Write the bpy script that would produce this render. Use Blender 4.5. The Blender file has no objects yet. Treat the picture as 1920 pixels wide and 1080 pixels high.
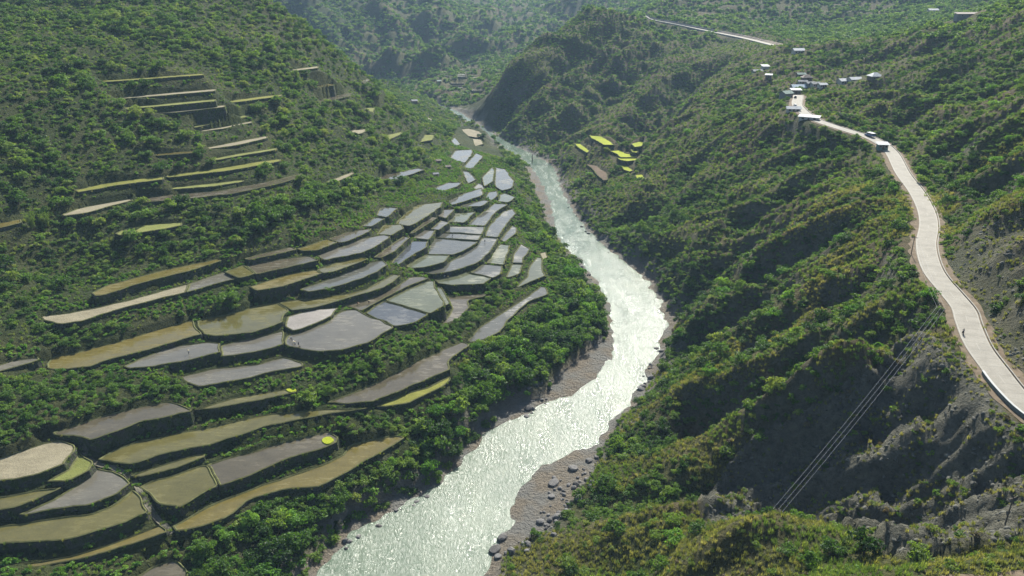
import bpy, bmesh, math, random
import numpy as np
from mathutils import Vector, Matrix
random.seed(7); RNG = np.random.default_rng(7)
SC = bpy.context.scene
COL = SC.collection

# ------------------------------------------------------------------ camera
CAM_Z = 145.0; PITCH = math.radians(22.0); FPX = 1387.0
cd = bpy.data.cameras.new('camera'); cam = bpy.data.objects.new('camera', cd); COL.objects.link(cam)
cd.sensor_width = 36.0; cd.lens = 36.0*FPX/1920.0
cd.clip_start = 1.0; cd.clip_end = 12000.0
cam.location = (0, 0, CAM_Z); cam.rotation_euler = (math.pi/2-PITCH, 0, 0)
SC.camera = cam

# ------------------------------------------------------------------ sky + sun
SUN_EL = math.radians(39); SUN_AZ = math.radians(17)      # azimuth to the right of the view (+y)
w = bpy.data.worlds.new('World'); SC.world = w; w.use_nodes = True
nt = w.node_tree; nt.nodes.clear()
sky = nt.nodes.new('ShaderNodeTexSky'); sky.sky_type = 'NISHITA'; sky.sun_disc = False
sky.sun_elevation = SUN_EL; sky.sun_rotation = SUN_AZ
sky.air_density = 1.0; sky.dust_density = 1.5; sky.ozone_density = 1.0; sky.altitude = 300
bg = nt.nodes.new('ShaderNodeBackground'); bg.inputs['Strength'].default_value = 0.075
wo = nt.nodes.new('ShaderNodeOutputWorld')
nt.links.new(sky.outputs[0], bg.inputs[0]); nt.links.new(bg.outputs[0], wo.inputs[0])
sl = bpy.data.lights.new('sun', 'SUN'); sl.energy = 5.0; sl.angle = math.radians(0.6); sl.color = (1.0, 0.95, 0.86)
so = bpy.data.objects.new('sun', sl); COL.objects.link(so)
sdir = Vector((math.sin(SUN_AZ)*math.cos(SUN_EL), math.cos(SUN_AZ)*math.cos(SUN_EL), math.sin(SUN_EL)))
so.rotation_euler = sdir.to_track_quat('Z', 'Y').to_euler(); so.location = (0, 0, 600)
SC.view_settings.view_transform = 'Standard'; SC.view_settings.look = 'None'
SC.view_settings.exposure = 1.22; SC.view_settings.gamma = 1.0; SC.view_settings.use_curve_mapping = False
SC.cycles.use_denoising = True
SC.cycles.max_bounces = 6; SC.cycles.diffuse_bounces = 2; SC.cycles.glossy_bounces = 2
SC.cycles.transmission_bounces = 4; SC.cycles.transparent_max_bounces = 4; SC.cycles.volume_bounces = 0
SC.cycles.sample_clamp_indirect = 4.0

# ------------------------------------------------------------------ helpers
def tag(o, label=None, cat=None, group=None, kind=None):
    if label: o['label'] = label
    if cat: o['category'] = cat
    if group: o['group'] = group
    if kind: o['kind'] = kind
    return o
def link(o, parent=None):
    COL.objects.link(o)
    if parent is not None: o.parent = parent
    return o
def empty(name, loc=(0, 0, 0), rz=0.0):
    o = bpy.data.objects.new(name, None); o.empty_display_size = 0.5
    o.location = loc; o.rotation_euler = (0, 0, rz); return link(o)
def mesh(name, verts, faces, mat=None, smooth=False):
    m = bpy.data.meshes.new(name); m.from_pydata([tuple(v) for v in verts], [], [tuple(f) for f in faces])
    if mat is not None: m.materials.append(mat)
    if smooth: m.shade_smooth()
    m.update(); return m
def obj(name, m, parent=None, loc=(0, 0, 0), rz=0.0, scale=None):
    o = bpy.data.objects.new(name, m); o.location = loc; o.rotation_euler = (0, 0, rz)
    if scale is not None: o.scale = scale
    return link(o, parent)
def np_mesh(name, V, T, mat=None, smooth=False):
    """triangles or quads from numpy arrays"""
    V = np.asarray(V, np.float32); T = np.asarray(T, np.int32); k = T.shape[1]
    m = bpy.data.meshes.new(name)
    m.vertices.add(len(V)); m.vertices.foreach_set('co', V.ravel())
    m.loops.add(T.size); m.loops.foreach_set('vertex_index', T.ravel())
    m.polygons.add(len(T)); m.polygons.foreach_set('loop_start', np.arange(0, T.size, k, dtype=np.int32))
    m.polygons.foreach_set('loop_total', np.full(len(T), k, np.int32))
    m.polygons.foreach_set('use_smooth', np.full(len(T), smooth, bool))
    m.update(calc_edges=True); m.validate()
    if mat is not None: m.materials.append(mat)
    return m

CP, SP = math.cos(PITCH), math.sin(PITCH)
def at_z(px, py, z):
    """where the sight line of a picture point meets the level z"""
    dx = (px-960)/FPX; dv = -(py-540)/FPX
    d = (dx, CP+dv*SP, -SP+dv*CP)
    t = (z-CAM_Z)/d[2]
    return (d[0]*t, d[1]*t, z)
def at_F(px, py, F):
    dx = (px-960)/FPX; dv = -(py-540)/FPX
    t = F/(CP+dv*SP)
    return (dx*t, F, CAM_Z+(-SP+dv*CP)*t)
def project(x, y, z):
    zz = z-CAM_Z
    dep = y*CP-zz*SP; up = y*SP+zz*CP
    return 960+FPX*x/dep, 540-FPX*up/dep, dep

# gradient noise ----------------------------------------------------
_perm = np.random.default_rng(11).permutation(512).astype(np.int64)
_ang = np.random.default_rng(12).uniform(0, 2*np.pi, 512)
_gx, _gy = np.cos(_ang), np.sin(_ang)
def noise(x, y, s=1.0, seed=0):
    x = np.asarray(x, float)/s+seed*17.31; y = np.asarray(y, float)/s-seed*9.77
    xi = np.floor(x).astype(np.int64); yi = np.floor(y).astype(np.int64); xf = x-xi; yf = y-yi
    def g(ix, iy, dx, dy):
        h = _perm[(_perm[ix & 511]+iy) & 511]; return _gx[h]*dx+_gy[h]*dy
    u = xf**3*(xf*(xf*6-15)+10); v = yf**3*(yf*(yf*6-15)+10)
    a = g(xi, yi, xf, yf); b = g(xi+1, yi, xf-1, yf); c = g(xi, yi+1, xf, yf-1); d = g(xi+1, yi+1, xf-1, yf-1)
    return 1.5*((a*(1-u)+b*u)*(1-v)+(c*(1-u)+d*u)*v)
def fbm(x, y, s, n=4, seed=0):
    t = 0; a = 1.0
    for i in range(n): t = t+a*noise(x, y, s, seed+i); s *= 0.5; a *= 0.5
    return t
def ridged(x, y, s, n=3, seed=0):
    t = 0; a = 1.0
    for i in range(n): t = t+a*(0.5-np.abs(noise(x, y, s, seed+i))); s *= 0.5; a *= 0.5
    return t
def inpoly(px, py, poly):
    px = np.asarray(px); py = np.asarray(py); c = np.zeros(px.shape, bool); n = len(poly)
    for i in range(n):
        x1, y1 = poly[i][:2]; x2, y2 = poly[(i+1) % n][:2]
        if y1 == y2: continue
        k = ((y1 > py) != (y2 > py)) & (px < (x2-x1)*(py-y1)/(y2-y1)+x1)
        c ^= k
    return c
def segdist(px, py, pts, closed=False):
    """distance to a polyline, and the parameter (index + fraction) of the nearest point"""
    best = np.full(np.shape(px), 1e9); par = np.zeros(np.shape(px))
    n = len(pts)
    for i in range(n if closed else n-1):
        ax, ay = pts[i][:2]; bx, by = pts[(i+1) % n][:2]
        L = (bx-ax)**2+(by-ay)**2+1e-9
        t = np.clip(((px-ax)*(bx-ax)+(py-ay)*(by-ay))/L, 0, 1)
        d = np.hypot(px-ax-t*(bx-ax), py-ay-t*(by-ay))
        k = d < best; best = np.where(k, d, best); par = np.where(k, i+t, par)
    return best, par
def chaikin(p, n=1, closed=True):
    p = [tuple(q) for q in p]
    for _ in range(n):
        r = []
        m = len(p)
        for i in range(m if closed else m-1):
            a = p[i]; b = p[(i+1) % m]
            r.append(tuple(0.75*u+0.25*v for u, v in zip(a, b))); r.append(tuple(0.25*u+0.75*v for u, v in zip(a, b)))
        p = r if closed else [p[0]]+r+[p[-1]]
    return p
def smoothline(p, n=6):
    """Catmull-Rom through the points"""
    p = [np.array(q, float) for q in p]; p = [2*p[0]-p[1]]+p+[2*p[-1]-p[-2]]; r = []
    for i in range(1, len(p)-2):
        a, b, c, d = p[i-1:i+3]
        for k in range(n):
            t = k/n
            r.append(0.5*((2*b)+(c-a)*t+(2*a-5*b+4*c-d)*t*t+(3*b-a-3*c+d)*t**3))
    r.append(p[-2]); return np.array(r)
def sstep(a, b, x):
    t = np.clip((x-a)/(b-a), 0, 1); return t*t*(3-2*t)
# ------------------------------------------------------------------ materials
def new_mat(name):
    m = bpy.data.materials.new(name); m.use_nodes = True; n = m.node_tree; n.nodes.clear()
    out = n.nodes.new('ShaderNodeOutputMaterial'); return m, n, out
def N(n, t, **kw):
    x = n.nodes.new(t)
    for k, v in kw.items():
        if k in x.inputs: x.inputs[k].default_value = v
        else: setattr(x, k, v)
    return x
def ramp(n, fac, stops):
    r = n.nodes.new('ShaderNodeValToRGB'); e = r.color_ramp.elements
    while len(e) < len(stops): e.new(0.5)
    for i, (p, c) in enumerate(stops): e[i].position = p; e[i].color = (c[0], c[1], c[2], 1)
    n.links.new(fac, r.inputs[0]); return r.outputs[0]
def mixc(n, fac, a, b, mode='MIX'):
    x = n.nodes.new('ShaderNodeMix'); x.data_type = 'RGBA'; x.blend_type = mode
    for s, v in ((x.inputs[0], fac), (x.inputs[6], a), (x.inputs[7], b)):
        if hasattr(v, 'links') or hasattr(v, 'is_linked'): n.links.new(v, s)
        elif isinstance(v, (int, float)): s.default_value = v
        else: s.default_value = (v[0], v[1], v[2], 1)
    return x.outputs[2]
def tex(n, scale, detail=4, rough=0.55, co=None, typ='ShaderNodeTexNoise', out=0, **kw):
    t = n.nodes.new(typ); t.inputs['Scale'].default_value = scale
    if 'Detail' in t.inputs: t.inputs['Detail'].default_value = detail
    if 'Roughness' in t.inputs: t.inputs['Roughness'].default_value = rough
    for k, v in kw.items():
        if k in t.inputs: t.inputs[k].default_value = v
        else: setattr(t, k, v)
    if co is None:
        co = n.nodes.new('ShaderNodeNewGeometry').outputs['Position']
    n.links.new(co, t.inputs['Vector']); return t.outputs[out]
def bump(n, h, strength=0.5, dist=1.0):
    b = n.nodes.new('ShaderNodeBump'); b.inputs['Strength'].default_value = strength; b.inputs['Distance'].default_value = dist
    n.links.new(h, b.inputs['Height']); return b.outputs[0]
def principled(n, out, color, rough=0.8, spec=0.3, normal=None, metal=0.0):
    p = n.nodes.new('ShaderNodeBsdfPrincipled')
    if hasattr(color, 'is_linked'): n.links.new(color, p.inputs['Base Color'])
    else: p.inputs['Base Color'].default_value = (*color, 1)
    if hasattr(rough, 'is_linked'): n.links.new(rough, p.inputs['Roughness'])
    else: p.inputs['Roughness'].default_value = rough
    p.inputs['Specular IOR Level'].default_value = spec; p.inputs['Metallic'].default_value = metal
    if normal is not None: n.links.new(normal, p.inputs['Normal'])
    n.links.new(p.outputs[0], out.inputs[0]); return p
def simple(name, c, rough=0.8, var=0.15, scale=1.0, spec=0.3, bumps=0.0, metal=0.0):
    m, n, out = new_mat(name)
    f = tex(n, scale, 5, 0.6)
    lo = tuple(x*(1-var) for x in c); hi = tuple(min(1, x*(1+var)) for x in c)
    col = ramp(n, f, [(0.3, lo), (0.7, hi)])
    principled(n, out, col, rough, spec, bump(n, f, bumps, 0.3) if bumps else None, metal)
    return m

def terrain_mat():
    m, n, out = new_mat('hill_ground')
    a = N(n, 'ShaderNodeAttribute', attribute_name='zone'); sep = n.nodes.new('ShaderNodeSeparateColor'); n.links.new(a.outputs['Color'], sep.inputs[0])
    f1 = tex(n, 0.08, 6, 0.65); f2 = tex(n, 0.9, 5, 0.7); f3 = tex(n, 0.02, 4, 0.6)
    floor = ramp(n, f2, [(0.3, (0.018, 0.026, 0.009)), (0.55, (0.04, 0.055, 0.017)), (0.75, (0.075, 0.08, 0.03))])
    olive = ramp(n, f2, [(0.25, (0.045, 0.05, 0.018)), (0.5, (0.085, 0.088, 0.034)), (0.75, (0.15, 0.135, 0.06))])
    earth = ramp(n, f1, [(0.35, (0.07, 0.05, 0.032)), (0.6, (0.12, 0.085, 0.055))])
    v = tex(n, 0.35, 4, 0.6, typ='ShaderNodeTexVoronoi', out=0)
    rockn = tex(n, 0.45, 8, 0.72)
    rock = ramp(n, rockn, [(0.30, (0.048, 0.050, 0.040)), (0.46, (0.105, 0.105, 0.082)), (0.62, (0.155, 0.150, 0.115)), (0.78, (0.225, 0.21, 0.165))])
    grav = ramp(n, tex(n, 1.4, 8, 0.75), [(0.3, (0.10, 0.086, 0.064)), (0.5, (0.175, 0.152, 0.116)), (0.7, (0.25, 0.22, 0.17))])
    grav = mixc(n, ramp(n, tex(n, 0.09, 3, 0.5), [(0.42, (0, 0, 0)), (0.6, (1, 1, 1))]), grav, mixc(n, f2, (0.13, 0.13, 0.115), (0.20, 0.195, 0.175)))
    ol2 = mixc(n, ramp(n, f3, [(0.45, (0, 0, 0)), (0.62, (0.6, 0.6, 0.6))]), olive, earth)
    c = mixc(n, sep.outputs[1], floor, ol2)
    c = mixc(n, sep.outputs[2], c, rock)
    c = mixc(n, sep.outputs[0], c, grav)
    hb = n.nodes.new('ShaderNodeMath'); hb.operation = 'ADD'; n.links.new(rockn, hb.inputs[0]); n.links.new(f2, hb.inputs[1])
    principled(n, out, c, 0.95, 0.1, bump(n, hb.outputs[0], 0.9, 1.6))
    return m
def water_mat():
    m, n, out = new_mat('river_water')
    pos = n.nodes.new('ShaderNodeNewGeometry').outputs['Position']
    mp = N(n, 'ShaderNodeMapping'); mp.inputs['Scale'].default_value = (1.0, 0.45, 1.0); mp.inputs['Rotation'].default_value = (0, 0, 0.25)
    n.links.new(pos, mp.inputs[0])
    w1 = tex(n, 1.15, 6, 0.72, co=mp.outputs[0], Distortion=0.6); w2 = tex(n, 0.09, 3, 0.6, co=mp.outputs[0])
    ad = N(n, 'ShaderNodeMath', operation='MULTIPLY_ADD'); n.links.new(w2, ad.inputs[0]); ad.inputs[1].default_value = 0.8; n.links.new(w1, ad.inputs[2])
    col = ramp(n, tex(n, 0.05, 4, 0.6, co=mp.outputs[0]), [(0.35, (0.070, 0.105, 0.070)), (0.65, (0.115, 0.15, 0.105))])
    # white water on the crests of the rapids
    foam = tex(n, 1.3, 8, 0.8, co=mp.outputs[0], Distortion=1.0)
    fp = tex(n, 0.035, 3, 0.55, co=mp.outputs[0])
    fm = N(n, 'ShaderNodeMath', operation='MULTIPLY'); n.links.new(foam, fm.inputs[0]); n.links.new(fp, fm.inputs[1])
    ff = ramp(n, fm.outputs[0], [(0.345, (0, 0, 0)), (0.43, (1, 1, 1))])
    c2 = mixc(n, ff, col, (0.55, 0.58, 0.54))
    mp2 = N(n, 'ShaderNodeMapping'); mp2.inputs['Scale'].default_value = (1.0, 0.22, 1.0); mp2.inputs['Rotation'].default_value = (0, 0, 0.3); n.links.new(pos, mp2.inputs[0])
    rv = ramp(n, tex(n, 0.16, 5, 0.65, co=mp2.outputs[0], Distortion=1.2), [(0.36, (0.10,)*3), (0.5, (0.18,)*3), (0.64, (0.29,)*3)])
    p = principled(n, out, c2, rv, 0.36, bump(n, ad.outputs[0], 0.55, 0.5))
    p.inputs['IOR'].default_value = 1.33
    return m
def paddy_mat(name, a, b, rough=0.12, spec=0.5, wet=True):
    m, n, out = new_mat('paddy_'+name)
    pos = n.nodes.new('ShaderNodeNewGeometry').outputs['Position']
    f = tex(n, 0.22, 6, 0.7, co=pos, Distortion=0.5); g = tex(n, 2.2, 5, 0.75, co=pos)
    mp = N(n, 'ShaderNodeMapping'); mp.inputs['Scale'].default_value = (0.35, 1.3, 1.0); mp.inputs['Rotation'].default_value = (0, 0, -0.55)
    n.links.new(pos, mp.inputs[0]); st = tex(n, 0.6, 6, 0.7, co=mp.outputs[0])
    big = tex(n, 0.055, 4, 0.6, co=pos, Distortion=0.8)
    c = ramp(n, f, [(0.30, tuple(x*0.8 for x in a)), (0.70, tuple(x*1.1 for x in b))])
    c = mixc(n, 0.45, c, ramp(n, big, [(0.35, tuple(x*0.5 for x in a)), (0.65, tuple(min(1, x*1.45) for x in b))]))  # broad patches: uneven mud, plus cloud-like reflections painted into the colour
    c = mixc(n, 0.35, c, ramp(n, st, [(0.3, tuple(x*0.5 for x in a)), (0.7, tuple(min(1, x*1.45) for x in b))]))
    c = mixc(n, 0.28, c, ramp(n, g, [(0.3, tuple(x*0.4 for x in a)), (0.7, tuple(min(1, x*1.6) for x in b))]))
    if wet:
        r = ramp(n, mixc(n, 0.5, st, big), [(0.40, (0.06,)*3), (0.52, (rough,)*3), (0.60, (min(1, rough+0.35),)*3)])
        nb = bump(n, g, 0.05, 0.12)
    else:
        r = rough; nb = bump(n, g, 0.7, 0.4)
    p = principled(n, out, c, r, spec, nb)
    p.inputs['IOR'].default_value = 1.33 if wet else 1.45
    return m
def wall_mat():
    m, n, out = new_mat('stone_wall')
    v = tex(n, 1.6, 3, 0.5, typ='ShaderNodeTexVoronoi', out=0); g = tex(n, 0.5, 6, 0.7); g2 = tex(n, 3.0, 4, 0.7)
    stone = ramp(n, g2, [(0.3, (0.035, 0.036, 0.032)), (0.7, (0.10, 0.098, 0.085))])
    moss = ramp(n, g2, [(0.3, (0.022, 0.036, 0.011)), (0.7, (0.06, 0.085, 0.025))])
    c = mixc(n, ramp(n, g, [(0.42, (0, 0, 0)), (0.58, (1, 1, 1))]), stone, moss)
    principled(n, out, c, 0.95, 0.1, bump(n, v, 0.7, 0.4)); return m
def leaf_mat(name, stops, transl=0.35, size=14.0):
    m, n, out = new_mat(name)
    oi = n.nodes.new('ShaderNodeObjectInfo')
    t = tex(n, 1.0/size, 3, 0.6, co=oi.outputs['Location'])
    ad = N(n, 'ShaderNodeMath', operation='MULTIPLY_ADD'); n.links.new(oi.outputs['Random'], ad.inputs[0]); ad.inputs[1].default_value = 0.45
    sb = N(n, 'ShaderNodeMath', operation='SUBTRACT'); n.links.new(t, sb.inputs[0]); sb.inputs[1].default_value = 0.225
    n.links.new(sb.outputs[0], ad.inputs[2])
    gi = n.nodes.new('ShaderNodeNewGeometry')
    c = ramp(n, ad.outputs[0], stops)
    hs = N(n, 'ShaderNodeHueSaturation'); n.links.new(c, hs.inputs['Color'])
    mr = N(n, 'ShaderNodeMapRange'); n.links.new(gi.outputs['Random Per Island'], mr.inputs[0]); mr.inputs[3].default_value = 0.65; mr.inputs[4].default_value = 1.35
    n.links.new(mr.outputs[0], hs.inputs['Value'])
    d = N(n, 'ShaderNodeBsdfPrincipled'); d.inputs['Roughness'].default_value = 0.55; d.inputs['Specular IOR Level'].default_value = 0.25
    n.links.new(hs.outputs[0], d.inputs['Base Color'])
    tr = n.nodes.new('ShaderNodeBsdfTranslucent')
    tc = mixc(n, 1.0, hs.outputs[0], (1.5, 1.45, 0.6), 'MULTIPLY'); n.links.new(tc, tr.inputs[0])
    mx = n.nodes.new('ShaderNodeMixShader'); mx.inputs[0].default_value = transl
    n.links.new(d.outputs[0], mx.inputs[1]); n.links.new(tr.outputs[0], mx.inputs[2]); n.links.new(mx.outputs[0], out.inputs[0])
    return m

M = {}
M['terrain'] = terrain_mat(); M['water'] = water_mat(); M['wall'] = wall_mat()
PC = {'ochre': ((0.078, 0.066, 0.019), (0.115, 0.096, 0.031)), 'olive': ((0.062, 0.058, 0.020), (0.098, 0.090, 0.032)),
      'brown': ((0.050, 0.044, 0.028), (0.085, 0.075, 0.050)), 'grey': ((0.072, 0.068, 0.052), (0.115, 0.108, 0.084)),
      'lilac': ((0.053, 0.055, 0.043), (0.090, 0.090, 0.072)), 'mint': ((0.060, 0.070, 0.040), (0.098, 0.105, 0.062)),
      'blue': ((0.040, 0.046, 0.050), (0.065, 0.070, 0.070))}
for k, (a, b) in PC.items(): M['p_'+k] = paddy_mat(k, a, b)
M['p_tan'] = paddy_mat('tan', (0.145, 0.128, 0.080), (0.23, 0.208, 0.142), 0.9, 0.15, False)
M['p_mud'] = paddy_mat('mud', (0.08, 0.072, 0.06), (0.19, 0.175, 0.155), 0.55, 0.4, False)
M['p_grass'] = paddy_mat('grass', (0.09, 0.115, 0.03), (0.17, 0.18, 0.055), 0.9, 0.1, False)
M['p_yellow'] = paddy_mat('yellow', (0.10, 0.115, 0.022), (0.17, 0.17, 0.04), 0.9, 0.1, False)
M['p_neon'] = paddy_mat('neon', (0.17, 0.215, 0.012), (0.25, 0.285, 0.022), 0.9, 0.1, False)
M['p_earth'] = paddy_mat('earth', (0.075, 0.056, 0.038), (0.125, 0.095, 0.065), 0.95, 0.1, False)
M['bund'] = simple('bund_earth', (0.085, 0.09, 0.036), 0.95, 0.4, 0.8, 0.1, 0.4)
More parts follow.
